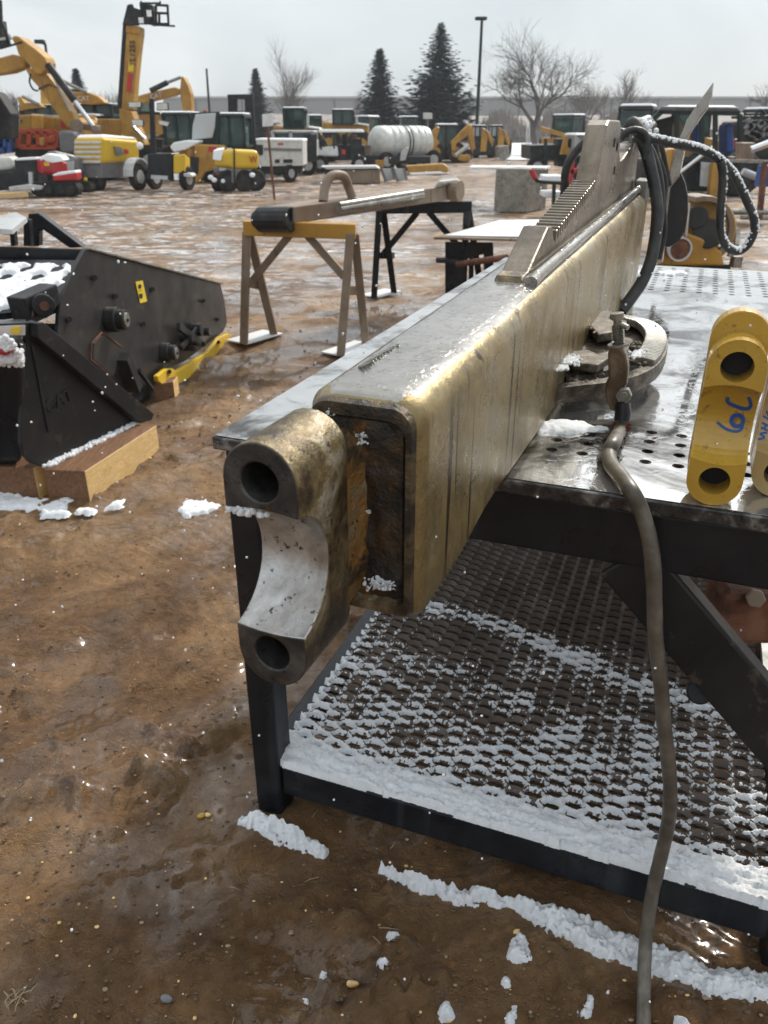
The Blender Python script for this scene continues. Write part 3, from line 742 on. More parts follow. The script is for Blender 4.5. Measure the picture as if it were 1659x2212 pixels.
hose('hydraulic_hose', 'snow crusted black hose looping wide to the right and curling back up', 'hose', hp([(1378, 285), (1393, 297), (1427, 304), (1467, 313), (1507, 321), (1537, 335), (1563, 353), (1585, 379), (1601, 409), (1615, 439), (1627, 469), (1629, 499), (1617, 527), (1597, 543), (1577, 539), (1563, 523), (1555, 499), (1556, 459), (1559, 419), (1561, 379), (1557, 350)], 2.62, 2.60), .0125, 'rubberhose', HG, 1.0)
f_ = thing('hose_fitting', 'cluster of steel hose couplings dusted with snow above the far end of the boom', 'coupling', P(1385, 300, 2.72))
mb = MB(); mb.cyl(P(1362, 278, 2.74), P(1402, 262, 2.78), .02, 14); mb.cyl(P(1395, 282, 2.76), P(1412, 262, 2.76), .016, 12); mb.cyl(P(1372, 310, 2.76), P(1378, 262, 2.74), .022, 6)
build(mb, 'coupling_body', 'steel', f_, bevel=.003)
mb = MB()
for k in range(90): mb.ball(P(random.gauss(1390, 10), random.gauss(275, 9), 2.72 + random.uniform(-.01, .02)), random.uniform(.004, .010), 1)
build(mb, 'clinging_snow', 'snow', f_)
for L__, Ya, Yb_, r_, lb_ in (([(1372, 282), (1392, 300), (1410, 330), (1424, 372), (1430, 420), (1428, 470), (1420, 520), (1412, 560)], 2.78, 2.7, .010, 'slim hose hugging the right side of the thick hanging hose'),
        ([(1352, 276), (1376, 262), (1400, 268), (1420, 292), (1432, 330), (1440, 372), (1446, 400)], 2.9, 3.0, .009, 'slim hose curving over the couplings towards the rounded plate'),
        ([(1340, 300), (1352, 286), (1372, 280), (1392, 288), (1398, 312), (1392, 345)], 2.6, 2.6, .010, 'short hose bend curled over the couplings in front')):
    hose('hydraulic_hose', lb_, 'hose', hp(L__, Ya, Yb_), r_, 'rubberhose', HG, .06)
# pointed plate beyond the boom
bl = thing('pointed_plate', 'tall narrow pointed steel plate rising behind the hoses above the skyline', 'steel plate', P(1425, 575, 3.0))
mb = MB(); mb.slab([P(x, y, 3.0) for x, y in ((1467, 299), (1475, 283), (1483, 259), (1519, 207), (1541, 177), (1538, 203), (1527, 236), (1513, 254), (1481, 303), (1478, 327), (1467, 382), (1448, 407), (1430, 568), (1420, 568), (1440, 400), (1457, 327))], Vector((.014, .03, 0)))
build(mb, 'blade', 'boomtop', bl, bevel=.003)
mb = MB(); pts = []
for x, y in ((1448, 398), (1462, 388), (1470, 372), (1480, 395), (1486, 425), (1486, 460), (1480, 500), (1466, 522), (1446, 534), (1436, 534), (1440, 470)): pts.append(P(x, y, 3.02))
mb.slab(pts, Vector((.012, .03, 0))); build(mb, 'rounded_web', 'black_worn', bl, bevel=.003)

# earth clamp gripping the table beside the boom
cl = thing('earth_clamp', 'heavy toothed steel earth clamp with an upright screw standing on the table beside the boom', 'clamp', G(1345, 915, ZT))
cf = smooth([G(1188, 850, ZT + .035), G(1206, 850, ZT + .038), G(1250, 845, ZT + .042), (G(1307, 838, ZT + .045)), G(1370, 822, ZT + .05), G(1408, 798, ZT + .055), G(1425, 768, ZT + .06), G(1425, 744, ZT + .065), G(1403, 722, ZT + .07), G(1357, 708, ZT + .075), G(1292, 698, ZT + .08)], 5)
mb = MB(); lo = []
for i, p_ in enumerate(cf):
    d = (cf[min(i + 1, len(cf) - 1)] - cf[max(i - 1, 0)]); d.z = 0; d.normalize(); x = Vector((d.y, -d.x, 0)); wd = .014; hh_ = .034
    lo.append([p_ - x * wd + Vector((0, 0, -hh_ / 2)), p_ + x * wd + Vector((0, 0, -hh_ / 2)), p_ + x * wd + Vector((0, 0, hh_ / 2)), p_ - x * wd + Vector((0, 0, hh_ / 2))])
mb.loft(lo); build(mb, 'jaw_frame', 'jaw', cl, bevel=.004)
mb = MB()
for i in range(len(cf) * 0 + 24, len(cf) - 3):
    p_ = cf[i]; d = (cf[i + 1] - cf[i - 1]); d.z = 0; d.normalize(); x = Vector((-d.y, d.x, 0))
    for f_k in (0, .5):
        q_ = p_.lerp(cf[i + 1], f_k); mb.beam(q_ - x * .010 + Vector((0, 0, .020)), q_ + x * .040 + Vector((0, 0, .024)), .008, .018)
build(mb, 'jaw_teeth', 'steel', cl, bevel=.003)
mb = MB(); qs = [G(x, y, z) for x, y, z in ((1222, 838, ZT + .03), (1306, 822, ZT + .03), (1395, 795, ZT + .03), (1410, 760, ZT + .045), (1395, 735, ZT + .05), (1350, 722, ZT + .055), (1262, 745, ZT + .05), (1232, 790, ZT + .04))]
mb.slab(qs, (0, 0, .022)); 
for k in range(90):
    a = random.random(); c = G(random.uniform(1225, 1300), random.uniform(795, 832), ZT + .055); 
    if k > 50: c = G(random.uniform(1365, 1405), random.uniform(740, 790), ZT + .075)
    mb.ball(c, random.uniform(.003, .009), 1)
build(mb, 'packed_dirt', 'dirt', cl)
mb = MB()
mb.slab([G(x, y, ZT + .07) for x, y in ((1210, 788), (1222, 776), (1270, 772), (1290, 782), (1312, 775), (1314, 790), (1290, 806), (1235, 800))], (0, 0, .018))
mb.slab([G(x, y, ZT + .08) for x, y in ((1272, 722), (1284, 692), (1312, 688), (1350, 700), (1352, 716), (1330, 735), (1290, 742))], (0, 0, .022))
build(mb, 'jaw_block', 'jaw', cl, bevel=.004)
for cx_, cy_, s_, n_ in ((1285, 695, 9, 60), (1296, 712, 7, 30), (1232, 778, 9, 50), (1215, 795, 6, 20), (1376, 765, 8, 20)):
    mb = MB()
    for k in range(n_ * 4): mb.ball(G(random.gauss(cx_, s_ * .9), random.gauss(cy_, s_ * .5), ZT + .098), random.uniform(.0015, .0045), 1)
    build(mb, 'clinging_snow', 'snow', cl)
pc = TF(.70, .33, 0)
def ck(px, py, off=0): return hit(px, py, pc + TX * off, TX)
mb = MB(); mb.slab([ck(x, y) for x, y in ((1312, 765), (1320, 748), (1343, 748), (1352, 768), (1357, 795), (1354, 832), (1347, 842), (1352, 870), (1345, 895), (1318, 888), (1306, 850), (1308, 830), (1314, 815))], TX * .035)
build(mb, 'clamp_body', 'bronze', cl, bevel=.006, seg=3)
ax0, ax1 = ck(1336, 746, .017), ck(1333, 676, .017)
prof = [(0, .011)]; Ls = (ax1 - ax0).length
nth = 11
for k in range(nth): h0 = .002 + (Ls * .62) * k / nth; prof += [(h0, .0095), (h0 + .0028, .0122)]
prof += [(Ls * .64, .008), (Ls * .80, .0075), (Ls * .81, .012), (Ls, .0125), (Ls + .001, .006)]
mb = MB(); mb.lathe(ax0, ax1 - ax0, prof, 20); build(mb, 'screw', 'steel', cl, smooth=False)
mb = MB(); mb.ring(ax0 + (ax1 - ax0) * .02, ax1 - ax0, .020, .010, .004); build(mb, 'washer', 'steel', cl)
mb = MB(); c = ax0.lerp(ax1, .74); mb.cyl(c - SX * .004, c + SX * .022 - TX * .012 - Vector((0, 0, .008)), .0055, 12); build(mb, 'tommy_bar', 'steel', cl, bevel=.0015)
mb = MB(); c = ck(1348, 852, -.004); mb.cyl(c + TX * .006, c - TX * .010, .0150, 6); mb.cyl(c - TX * .010, c - TX * .014, .009, 16); build(mb, 'hex_bolt', 'steel', cl, bevel=.001)
mb = MB(); mb.tube([ck(1345, 872, 0), ck(1346, 892, -.006), ck(1343, 910, -.012)], [.014, .0155, .015], 14); build(mb, 'cable_lug', 'black', cl, smooth=True)
mb = MB(); c = ck(1344, 918, -.014)
for k in range(120):
    a = random.random() * 6.283; q_ = c + SX * math.cos(a) * .014 + TX * math.sin(a) * .012
    mb.tube([q_, q_ + Vector((random.gauss(0, .006), random.gauss(0, .006), random.uniform(-.012, .006)))], [.0012, .0006], 4)
build(mb, 'frayed_sleeve', 'frayed', cl)
cab = [ck(1345, 905, -.01), ck(1338, 930, -.03), G(1325, 957, ZT + .028), G(1316, 978, ZT + .018), G(1320, 1003, ZT + .016), G(1342, 1030, ZT + .018), G(1364, 1062, ZT + .016)]
def tpl(px, py, t): return hit(px, py, TF(0, t, 0), TX)
cab += [tpl(1384, 1100, -.022), tpl(1402, 1160, -.032), tpl(1411, 1230, -.036), tpl(1414, 1310, -.036), tpl(1417, 1390, -.036), tpl(1427, 1470, -.034), tpl(1434, 1560, -.03), tpl(1443, 1640, -.028), tpl(1448, 1710, -.028), tpl(1443, 1780, -.03), tpl(1425, 1860, -.034), tpl(1409, 1930, -.042), tpl(1400, 1990, -.06), G(1393, 2060, .06), G(1391, 2140, .03), G(1390, 2230, .02), G(1388, 2420, .015)]
cab = smooth(cab, 8)
mb = MB(); mb.tube(cab, [.0128 * (1 + .05 * noise.noise(p_ * 25)) for p_ in cab], 16)
o = build(mb, 'welding_cable', 'cable', None, smooth=True); tag(o, 'muddy grey brown welding cable hanging from the clamp down to the mud', 'cable')
# snow lying on the plate under the boom
for (px, py, r_, sd_, lb) in ((1225, 925, .075, 41, 'white snow heap on the wet table plate under the clamp'), (1415, 590, .09, 52, 'snow scattered on the table plate at the foot of the hoses')):
    p_ = G(px, py, ZT + .001); patch('plate_snow', p_, r_, sd_, lb, (1.3, .5), .004, .012)
# chalky circle of slush ridges on the plate left of the yellow link
# ================================================================ YELLOW LINKS
def link(s0, t0, mat, label, dup=0):
    lk = thing('pin_link', label, 'steel link', TF(s0, t0, ZT), 'painted pin links standing on the table')
    fr = lambda a, d, z: TF(s0 + a, t0 + d, z)
    o, (zc, Rr, off) = yoke(lk, 'bored_body', mat, fr, 0, .040, ZT + .0405, 1.192, 0, .052, hole=.0225, sag=.038, saddle=(1.050, 1.158), bulge=.007)
    bv = o.modifiers.new('b', 'BEVEL'); bv.width = .002; bv.segments = 2; bv.limit_method = 'ANGLE'; bv.angle_limit = R(40)
    for p_ in o.data.polygons: p_.use_smooth = False
    pts = []; n = 16
    for k in range(n + 1): a = math.pi * k / n; pts.append((.040 * math.cos(a) * 1.02, 1.222 + .040 * math.sin(a)))
    for k in range(n + 1): a = math.pi + math.pi * k / n; pts.append((.040 * math.cos(a) * 1.02, ZT + .046 + .040 * math.sin(a)))
    mb = MB(); mb.loft([[fr(a, .0525, z) for a, z in pts], [fr(a, .085, z) for a, z in pts]])
    build(mb, 'rear_plate', mat, lk, bevel=.002)
    for z_ in (ZT + .0405, 1.192): mb = MB(); mb.cyl(fr(0, .044, z_), fr(0, .053, z_), .0222, 24); build(mb, 'bore_shade_disc', 'dark', lk)  # dark disc paints in the shade deep inside each bore
    def surf(px, py):          # pixel -> point just proud of the saddle
        d = 0.0
        for it in range(6):
            q_ = hit(px, py, TF(s0, t0 + d, 0), TX); a = (q_ - TF(s0, t0, q_.z)).dot(SX)
            Re = Rr + .007 * (1 - min(1, (a / .04) ** 2)); x_ = Re * Re - (q_.z - zc) ** 2
            d = max(0, -off + math.sqrt(max(x_, 0)))
        return q_ - TX * .0012
    return lk, surf
def stroke(mb, pts, wpx, surf):
    pts = [Vector((x, y, 0)) for x, y in pts]; pts = smooth(pts, 5); lo = []
    for i, p_ in enumerate(pts):
        d = pts[min(i + 1, len(pts) - 1)] - pts[max(i - 1, 0)]; d.normalize(); nn = Vector((-d.y, d.x, 0)) * wpx / 2
        a, b_ = surf(p_.x + nn.x, p_.y + nn.y), surf(p_.x - nn.x, p_.y - nn.y); lo.append([a, b_, b_ + TX * .001, a + TX * .001])
    mb.loft(lo)
lk, sf = link(.883, .006, 'link_yellow', 'yellow bored steel link with blue writing standing upright at the table front edge')
mb = MB(); Q = lambda x, y: (1426.7 + .225 * x, 630.4 + .225 * y)
stroke(mb, [Q(655, 1012), Q(640, 1045), Q(670, 1075), Q(730, 1100), Q(800, 1122), Q(850, 1115), Q(868, 1075), Q(845, 1012)], 7.5, sf)
stroke(mb, [Q(735, 1180), Q(775, 1190), Q(795, 1235), Q(765, 1285), Q(710, 1285), Q(680, 1240), Q(700, 1195), Q(735, 1180)], 8.5, sf)
stroke(mb, [Q(790, 1240), Q(785, 1300), Q(750, 1335), Q(690, 1335), Q(620, 1308), Q(545, 1250)], 5.5, sf)
build(mb, 'painted_writing', 'ink', lk, recalc=True)
lk2, sf2 = link(.978, .072, 'link_tan', 'duller tan steel link half hidden behind the yellow link at the picture edge')
mb = MB(); Q2 = lambda x, y: (1597 + .36 * (x - 1490), 597 + .36 * y)
Q3 = lambda x, y: (1426.7 + .225 * x, 630.4 + .225 * y)
for st in ([Q3(940, 1412), Q3(1000, 1395), Q3(960, 1360), Q3(1025, 1350)], [Q3(965, 1300), Q3(1032, 1330)], [Q3(975, 1255), Q3(1040, 1285)], [Q3(1000, 1318), Q3(1012, 1262)], [Q3(985, 1190), Q3(1045, 1225)], [Q3(1015, 1140), Q3(1040, 1190)]):
    stroke(mb, st, 4, sf2)
build(mb, 'painted_writing', 'ink', lk2)
# rusty machinery under the table, seen past the brace
ru = thing('rusty_chain_block', 'rusty brown studded block under the table behind the diagonal brace', 'machine part', G(1640, 1300, .15) )
c = hit(1640, 1290, TF(0, .75, 0), TX)
mb = MB(); mb.box(c + Vector((.05, 0, -.03)), (.34, .12, .16)); build(mb, 'casing', 'rusty', ru, bevel=.02)
mb = MB()
q_ = hit(1630, 1290, TF(0, .68, 0), TX); mb.cyl(q_, q_ - TX * .03 + Vector((0, 0, .012)), .024, 6)
build(mb, 'stud', 'brownsteel', ru, bevel=.004)

# ================================================================ LEFT: TIMBERS AND ATTACHMENTS
def timber(name, pts4, z1, label, ends=True):
    o = thing(name, label, 'timber block', pts4[0], 'timber blocks under the attachments')
    mb = MB(); lo = [[Vector((p_.x, p_.y, -.01)) for p_ in pts4], [Vector((p_.x, p_.y, z1)) for p_ in pts4]]
    mb.loft(lo); q_ = build(mb, 'sawn_body', ['wood', 'woodwet'], o, bevel=.004)
    for p_ in q_.data.polygons:
        if p_.normal.z > .7 or p_.normal.y < -.6: p_.material_index = 1
    return o
a, b_, c_ = G(195, 1085), G(346, 978), G(107, 1081)
dv = (c_ - a)
timber('timber_block', [a, b_, b_ + dv, c_], .15, 'pale sawn timber block with a wet dark end lying under the hopper corner')
a, b_, c_ = G(100, 1078), G(240, 985), G(-60, 1070)
a = a + Vector((-.03, .0, 0)); timber('timber_block', [a, a + (b_ - G(100, 1078)), G(-60, 1070) + (b_ - a) * 1, G(-60, 1070)], .148, 'shaded brown timber block left of the pale one at the picture edge')
a, b_ = G(336, 866), G(378, 858)
timber('timber_block', [a, b_, b_ + Vector((.0, .12, 0)), a + Vector((.0, .12, 0))], .10, 'small dark timber block under the yellow skid foot')
bk = thing('planer_attachment', 'large black steel attachment with a flat side plate, bearing caps and a yellow skid foot', 'attachment', G(270, 870))
PN = Vector((1, -.07, 0)).normalized(); PA = Vector((-1.45, 4.0, 0))
sp = lambda x, y, o_=0: hit(x, y, PA + PN * o_, PN)
mb = MB(); mb.slab([sp(x, y) for x, y in ((184, 538), (477, 615), (485, 650), (491, 697), (483, 716), (442, 748), (400, 780), (333, 809), (310, 838), (275, 857), (192, 809), (125, 729), (128, 680), (133, 636), (160, 580))], PN * -.02)
build(mb, 'side_plate', 'black_worn', bk, bevel=.004)
mb = MB(); p0, p1 = sp(186, 537, -.01), sp(477, 613, -.01); mb.beam(p0, p1, .045, .012); build(mb, 'top_flange', 'steel', bk, bevel=.003)
mb = MB(); mb.hexa([P(-120, 568, 4.0), P(170, 572, 4.0), P(170, 572, 4.12), P(-120, 568, 4.12), P(-120, 528, 4.0), P(184, 538, 4.0), P(184, 538, 4.12), P(-120, 528, 4.12)]); build(mb, 'header_bar', 'black', bk, bevel=.008)
def P2(x, y): # sloping cover plane
    return hit(x, y, (0, 3.93, .925), Vector((0, -.165, .43)))
mb = MB(); mb.slab([P2(-150, 560), P2(172, 562), P2(150, 600), P2(126, 640), P2(100, 668), P2(-150, 690)], Vector((0, .01, -.03))); build(mb, 'cover_plate', 'black', bk)
# snow on the sloping cover with oval openings
o3 = P2(0, 600)
ex = Vector((1, 0, 0)); ey = (P2(0, 560) - P2(0, 660)).normalized(); ez = Vector((0, -.165, .43)).normalized()
def cov(S_, T_):
    n1 = fbm(S_ * 18, T_ * 18, 3, 5); n2 = fbm(S_ * 70, T_ * 70, 2, 15)
    d = np.full(S_.shape, .02)
    c0 = .0
    e = np.minimum(.345 - S_ - np.clip(-T_, 0, 1) * 1.15 - .35 * np.clip(T_ - .07, 0, 1), .125 - T_); e = np.minimum(e, T_ + .30)
    d = np.minimum(d, e + (n1 - .5) * .03)
    for r0, ox in ((.075, 0), (.0, .05), (-.075, .02), (-.15, .06)):
        for k in range(-9, 4):
            cx_ = -.02 + ox + k * .145 if r0 > -.07 else 99
            xx_ = S_ - cx_ - (T_ - r0) * .5
            d = np.minimum(d, (np.sqrt((xx_ / 1.0) ** 2 + ((T_ - r0) / 1.1) ** 2) - .032) + (n1 - .5) * .016)
    return np.where(d > 0, .016 * (1 - np.exp(-d / .006)) * (.6 + .8 * n2), -1)
snowfield('cover_snow', -1.2, .6, -.32, .2, .009, lambda a, b_, z: o3 + ex * a + ey * b_ + ez * z, cov, lambda a, b_: np.full(a.shape, .002), lab='white snow on the sloping perforated cover of the black attachment')
def hub(x, y, r, d_=.07):
    mb = MB(); c = sp(x, y); mb.cyl(c, c + PN * d_ * .6, r * 1.25, 20); mb.cyl(c + PN * d_ * .55, c + PN * d_, r, 20)
    h_ = build(mb, 'bearing_cap', 'black_worn', bk, bevel=.006)
    mb = MB(); mb.cyl(c + PN * d_ * .98, c + PN * (d_ + .008), r * .72, 20); build(mb, 'cap_face', 'steel', h_, bevel=.003)
    mb = MB(); mb.cyl(c + PN * (d_ + .007), c + PN * (d_ + .014), r * .2, 8); build(mb, 'grease_nipple', 'black', h_)
hub(232, 690, .052, .10); hub(350, 762, .050, .09)
mb = MB()
for x, y, r_ in ((392, 730, .03), (412, 712, .045), (430, 716, .03), (420, 742, .02), (398, 752, .02)): c = sp(x, y); mb.cyl(c, c + PN * .08, r_, 12)
mb.beam(sp(385, 705, .05), sp(432, 740, .05), .03, .05); mb.beam(sp(392, 752, .05), sp(432, 700, .05), .02, .03); build(mb, 'latch_assembly', 'black_worn', bk, bevel=.005)
mb = MB(); mb.slab([sp(x, y, .003) for x, y in ((198, 742), (220, 718), (262, 748), (262, 790), (238, 812), (196, 776))], PN * .012); build(mb, 'access_cover', 'black_worn', bk, bevel=.003)
mb = MB()
for pa_, pb_ in (((198, 742), (220, 718)), ((220, 718), (262, 748)), ((196, 776), (198, 742)), ((238, 812), (196, 776))): mb.beam(sp(*pa_, .016), sp(*pb_, .016), .006, .006)
build(mb, 'rusty_edge', 'rusty', bk)
mb = MB(); mb.slab([sp(x, y, .002) for x, y in ((292, 609), (307, 606), (317, 651), (302, 655))], PN * .003); st = build(mb, 'warning_sticker', 'sticker_yellow', bk)
mb = MB()
for a_ in ((297, 614, 306, 625), (299, 634, 309, 646), (298, 628, 308, 629)): mb.slab([sp(a_[0] + 1.5, a_[1] + 1, .006), sp(a_[2] - 1, a_[1], .006), sp(a_[2] - 1, a_[3] - 2, .006), sp(a_[0] + 2, a_[3] - 1, .006)], PN * .001)
build(mb, 'pictogram', 'dark', st)
mb = MB(); mb.slab([sp(x, y, .03) for x, y in ((330, 812), (350, 796), (362, 795), (372, 802), (440, 760), (458, 740), (466, 728), (486, 720), (494, 724), (493, 742), (470, 778), (378, 829), (340, 830), (332, 824))], PN * .03); build(mb, 'skid_foot', 'bright_yellow', bk, bevel=.006)
mb = MB()
for x, y in ((366, 803), (472, 739)): mb.cyl(sp(x, y, .05), sp(x, y, .075), .014, 6)
build(mb, 'skid_bolt', 'black_worn', bk)
for x, y in ((205, 600), (330, 625), (440, 650), (470, 690), (250, 640), (310, 700), (150, 690), (205, 835)):
    mb = MB(); mb.cyl(sp(x, y), sp(x, y, .018), .014, 6); build(mb, 'bolt_head', 'black_worn', bk)
mb = MB(); mb.beam(sp(262, 770, .03), sp(290, 840, .03), .08, .06); mb.beam(sp(300, 800, .03), sp(330, 840, .03), .02, .02); mb.slab([sp(x, y, -.05) for x, y in ((190, 700), (330, 800), (375, 850), (290, 868), (180, 800))], PN * -.5); build(mb, 'rotor_housing', 'dark', bk)
mb = MB(); mb.slab([P(x, y, 4.35) for x, y in ((60, 462), (82, 460), (96, 470), (180, 534), (150, 536), (92, 496), (84, 500), (84, 532), (62, 532))], Vector((0, .06, 0))); build(mb, 'hitch_arm', 'black', bk, bevel=.006)
mb = MB(); mb.slab([P(x, y, 4.15) for x, y in ((50, 476), (62, 474), (66, 532), (50, 532))], Vector((0, .05, 0))); build(mb, 'hitch_arm', 'black', bk, bevel=.006)
mb = MB(); mb.slab([P(x, y, 4.15) for x, y in ((20, 500), (28, 498), (32, 532), (22, 532))], Vector((0, .05, 0)))
build(mb, 'hitch_arm', 'black', bk, bevel=.006)
mb = MB(); mb.slab([P(-30, 492, 4.0), P(-20, 470, 4.2), P(34, 458, 4.2), P(58, 470, 4.1), P(26, 496, 3.95)], Vector((0, 0, -.02))); build(mb, 'top_guard', 'lgrey', bk)
mb = MB()
for x, y in ((94, 660), (60, 676)): mb.cyl(P(x, y, 3.52), P(x - 12, y - 10, 3.8), .05, 14)
mb.beam(P(40, 672, 3.5), P(112, 640, 3.7), .1, .12)
build(mb, 'hydraulic_motor', 'black_worn', bk, bevel=.006)
mb = MB()
for x, y in ((96, 661), (63, 677)): mb.cyl(P(x, y, 3.50), P(x, y, 3.53), .02, 12)
build(mb, 'port_cap', 'rusty', bk)

hp_ = thing('hopper_attachment', 'black bucket like attachment with an angled end plate resting on the timbers', 'attachment', G(60, 1040))
q0, q1 = G(93, 1010, .15), G(290, 915, .15); dq = (q1 - q0).normalized(); HN = Vector((dq.y, -dq.x, 0))
hq = lambda x, y, o_=0: hit(x, y, q0 + HN * o_, HN)
mb = MB(); mb.slab([hq(x, y) for x, y in ((58, 697), (74, 692), (317, 892), (312, 905), (275, 917), (115, 1002), (93, 1008), (67, 1000), (52, 984), (45, 960), (45, 911), (53, 783))], HN * -.02)
build(mb, 'end_plate', 'black_worn', hp_, bevel=.004)
mb = MB(); mb.slab([hq(x, y, .001) for x, y in ((62, 696), (76, 694), (318, 892), (313, 905), (288, 912), (64, 728))], HN * .045); build(mb, 'stiffener_bar', 'black_worn', hp_, bevel=.004)
mb = MB(); mb.slab([hq(x, y, .001) for x, y in ((66, 745), (70, 745), (108, 932), (103, 934))], HN * .006); build(mb, 'cutting_edge_line', 'dark', hp_)
def text(s_, parent, pos, right, up, size, mat, depth=.002, name='lettering'):
    cu = bpy.data.curves.new(name, 'FONT'); cu.body = s_; cu.size = size; cu.extrude = depth; cu.offset = size * .012; cu.align_x = 'CENTER'; cu.align_y = 'CENTER'
    o = bpy.data.objects.new(name, cu); COL.objects.link(o)
    me = bpy.data.meshes.new_from_object(o); bpy.data.objects.remove(o)
    right = right.normalized(); up = (up - right * up.dot(right)).normalized(); n = right.cross(up)
    org = ORG.get(parent.name, Vector()) ; me.materials.clear(); me.materials.append(M[mat])
    m4 = Matrix((right, up, n)).transposed()
    for v in me.vertices: v.co = m4 @ v.co + Vector(pos) - org
    o = bpy.data.objects.new(name, me); COL.objects.link(o); o.parent = parent; ORG[o.name] = org; return o
text('CAT', hp_, hq(128, 866, .003), dq + Vector((0, 0, .12)), Vector((0, 0, 1)), .085, 'dark', .004, 'raised_lettering')
mb = MB(); fl = lambda x, y, Y: P(x, y, Y)
mb.hexa([P(-120, 1002, 3.22), P(47, 1002, 3.22), P(30, 960, 3.9), P(-120, 960, 3.9), P(-120, 740, 3.05), P(56, 740, 3.12), P(56, 700, 3.9), P(-120, 700, 3.9)]); build(mb, 'front_body', 'black', hp_, bevel=.03, seg=4)
mb = MB(); mb.hexa([P(-100, 728, 3.02), P(57, 726, 3.08), P(57, 700, 3.3), P(-100, 700, 3.3), P(-100, 703, 3.02), P(57, 697, 3.08), P(57, 690, 3.3), P(-100, 690, 3.3)]); lb_ = build(mb, 'label_rail', 'black', hp_, bevel=.004)
mb = MB(); mb.slab([P(-20, 726, 3.012), P(54, 724, 3.06), P(54, 702, 3.06), P(-20, 705, 3.012)], Vector((0, .002, 0))); build(mb, 'snowy_label', 'cream', lb_)
mb = MB(); mb.slab([P(24, 722, 3.035), P(44, 721, 3.045), P(44, 706, 3.045), P(24, 707, 3.035)], Vector((0, .002, 0))); build(mb, 'label_mark', 'sticker_yellow', lb_)
mb = MB(); mb.cyl(P(8, 748, 2.98), P(8, 748, 3.1), .034, 18); build(mb, 'round_reflector', 'red', hp_, bevel=.01)
mb = MB()
for k in range(260): mb.ball(P(random.uniform(-10, 48), random.gauss(772, 7), 3.03 + random.uniform(0, .05)), random.uniform(.006, .016), 1)
for k in range(60): mb.ball(P(random.gauss(6, 12), random.gauss(742, 7), 2.98), random.uniform(.006, .013), 1)
build(mb, 'ledge_snow', 'snow', hp_)
# snow line on the wood against the end plate
sw = MB()
for k in range(420):
    f = random.random(); a = q0.lerp(q1, f * .98 + .0); sw.ball(a + HN * random.uniform(.0, .028) + Vector((0, 0, .006 + random.gauss(0, .003))), random.uniform(.005, .011), 1)
tag(build(sw, 'timber_snow', 'snow'), 'ridge of white snow along the pale timber at the foot of the black end plate', 'snow', kind='stuff')
# ================================================================ MIDDLE GROUND
def PZ(x, y, Y):
    p = P(x, y, Y); p.z = max(p.z, 0.0); return p
def sl_(mb, pts, Y, th, mi=0): mb.slab([PZ(x, y, Y) for x, y in pts], Vector((0, th, 0)), mi); return mb
def pb(mb, p, q, w, h, **k): mb.beam(p, q, w, h, **k); return mb
# yellow sawhorse
def sawhorse(name, label, Y0, top, legs, braces, ties, feet, mt, ml, grp):
    o = thing(name, label, 'sawhorse', G(*feet[0]), grp)
    mb = MB(); a, b_ = top; mb.hexa([a + Vector((0, -.05, -.10)), b_ + Vector((0, -.05, -.10)), b_ + Vector((0, .05, -.10)), a + Vector((0, .05, -.10)), a + Vector((0, -.05, 0)), b_ + Vector((0, -.05, 0)), b_ + Vector((0, .05, 0)), a + Vector((0, .05, 0))])
    tb_ = build(mb, 'top_beam', mt, o, bevel=.006)
    for p_, q_ in legs: mb = MB(); mb.beam(p_, q_, .06, .05, up=(0, 1, 0)); build(mb, 'leg', ml, o, bevel=.005)
    for p_, q_ in braces: mb = MB(); mb.beam(p_, q_, .055, .05, up=(0, 1, 0)); build(mb, 'brace', ml, o, bevel=.005)
    for p_, q_ in ties: mb = MB(); mb.beam(p_, q_, .05, .06); build(mb, 'cross_tie', ml, o, bevel=.005)
    for x, y in feet:
        c = G(x, y); mb = MB(); mb.box(c + Vector((.04, .12, .008)), (.22, .42, .012), Matrix.Rotation(R(-35), 3, 'Z')); build(mb, 'foot_plate', 'dirtsnow', o, bevel=.003)
    return o
Gd = lambda x, y: G(x, y, .01)
sawhorse('sawhorse', 'steel sawhorse with a yellow top beam and bare brown legs nearer the viewer', 6, (P(526, 476, 6.0), P(768, 483, 5.75)),
         [(P(533, 500, 6.0), Gd(527, 742)), (P(538, 500, 6.05), Gd(592, 722)), (P(757, 504, 5.72), Gd(736, 768)), (P(766, 504, 5.8), Gd(790, 742))],
         [(P(628, 505, 5.95), P(541, 612, 6.1)), (P(662, 505, 5.9), P(744, 598, 5.85))], [(P(538, 612, 6.05), P(566, 618, 6.35)), (P(750, 628, 5.75), P(781, 627, 6.0))],
         [(535, 738), (742, 764)], 'yellow', 'brownsteel', 'steel sawhorses carrying the long arm')
sawhorse('sawhorse', 'dark steel sawhorse further back with black legs', 8, (P(812, 437, 7.9), P(1019, 434, 7.8)),
         [(P(819, 455, 7.85), Gd(808, 642)), (P(828, 455, 7.9), Gd(851, 632)), (P(1008, 455, 7.75), Gd(1000, 640)), (P(1012, 455, 7.8), Gd(1040, 628))],
         [(P(902, 458, 7.85), P(828, 548, 8.0)), (P(926, 458, 7.85), P(998, 540, 7.9))], [(P(822, 552, 7.9), P(848, 552, 8.2))],
         [(815, 640), (1010, 636)], 'black', 'black', 'steel sawhorses carrying the long arm')
arm = thing('lifting_beam', 'long muddy steel beam with chrome rods and looped handle across the two sawhorses', 'machine arm', P(600, 482, 5.9))
mb = MB(); mb.hexa([P(633, 484, 5.82), P(998, 428, 7.7), P(998, 428, 8.0), P(573, 484, 6.0), P(633, 446, 5.82), P(998, 397, 7.7), P(960, 390, 8.05), P(573, 446, 6.0)]); build(mb, 'box_section', 'brownsteel', arm, bevel=.01)
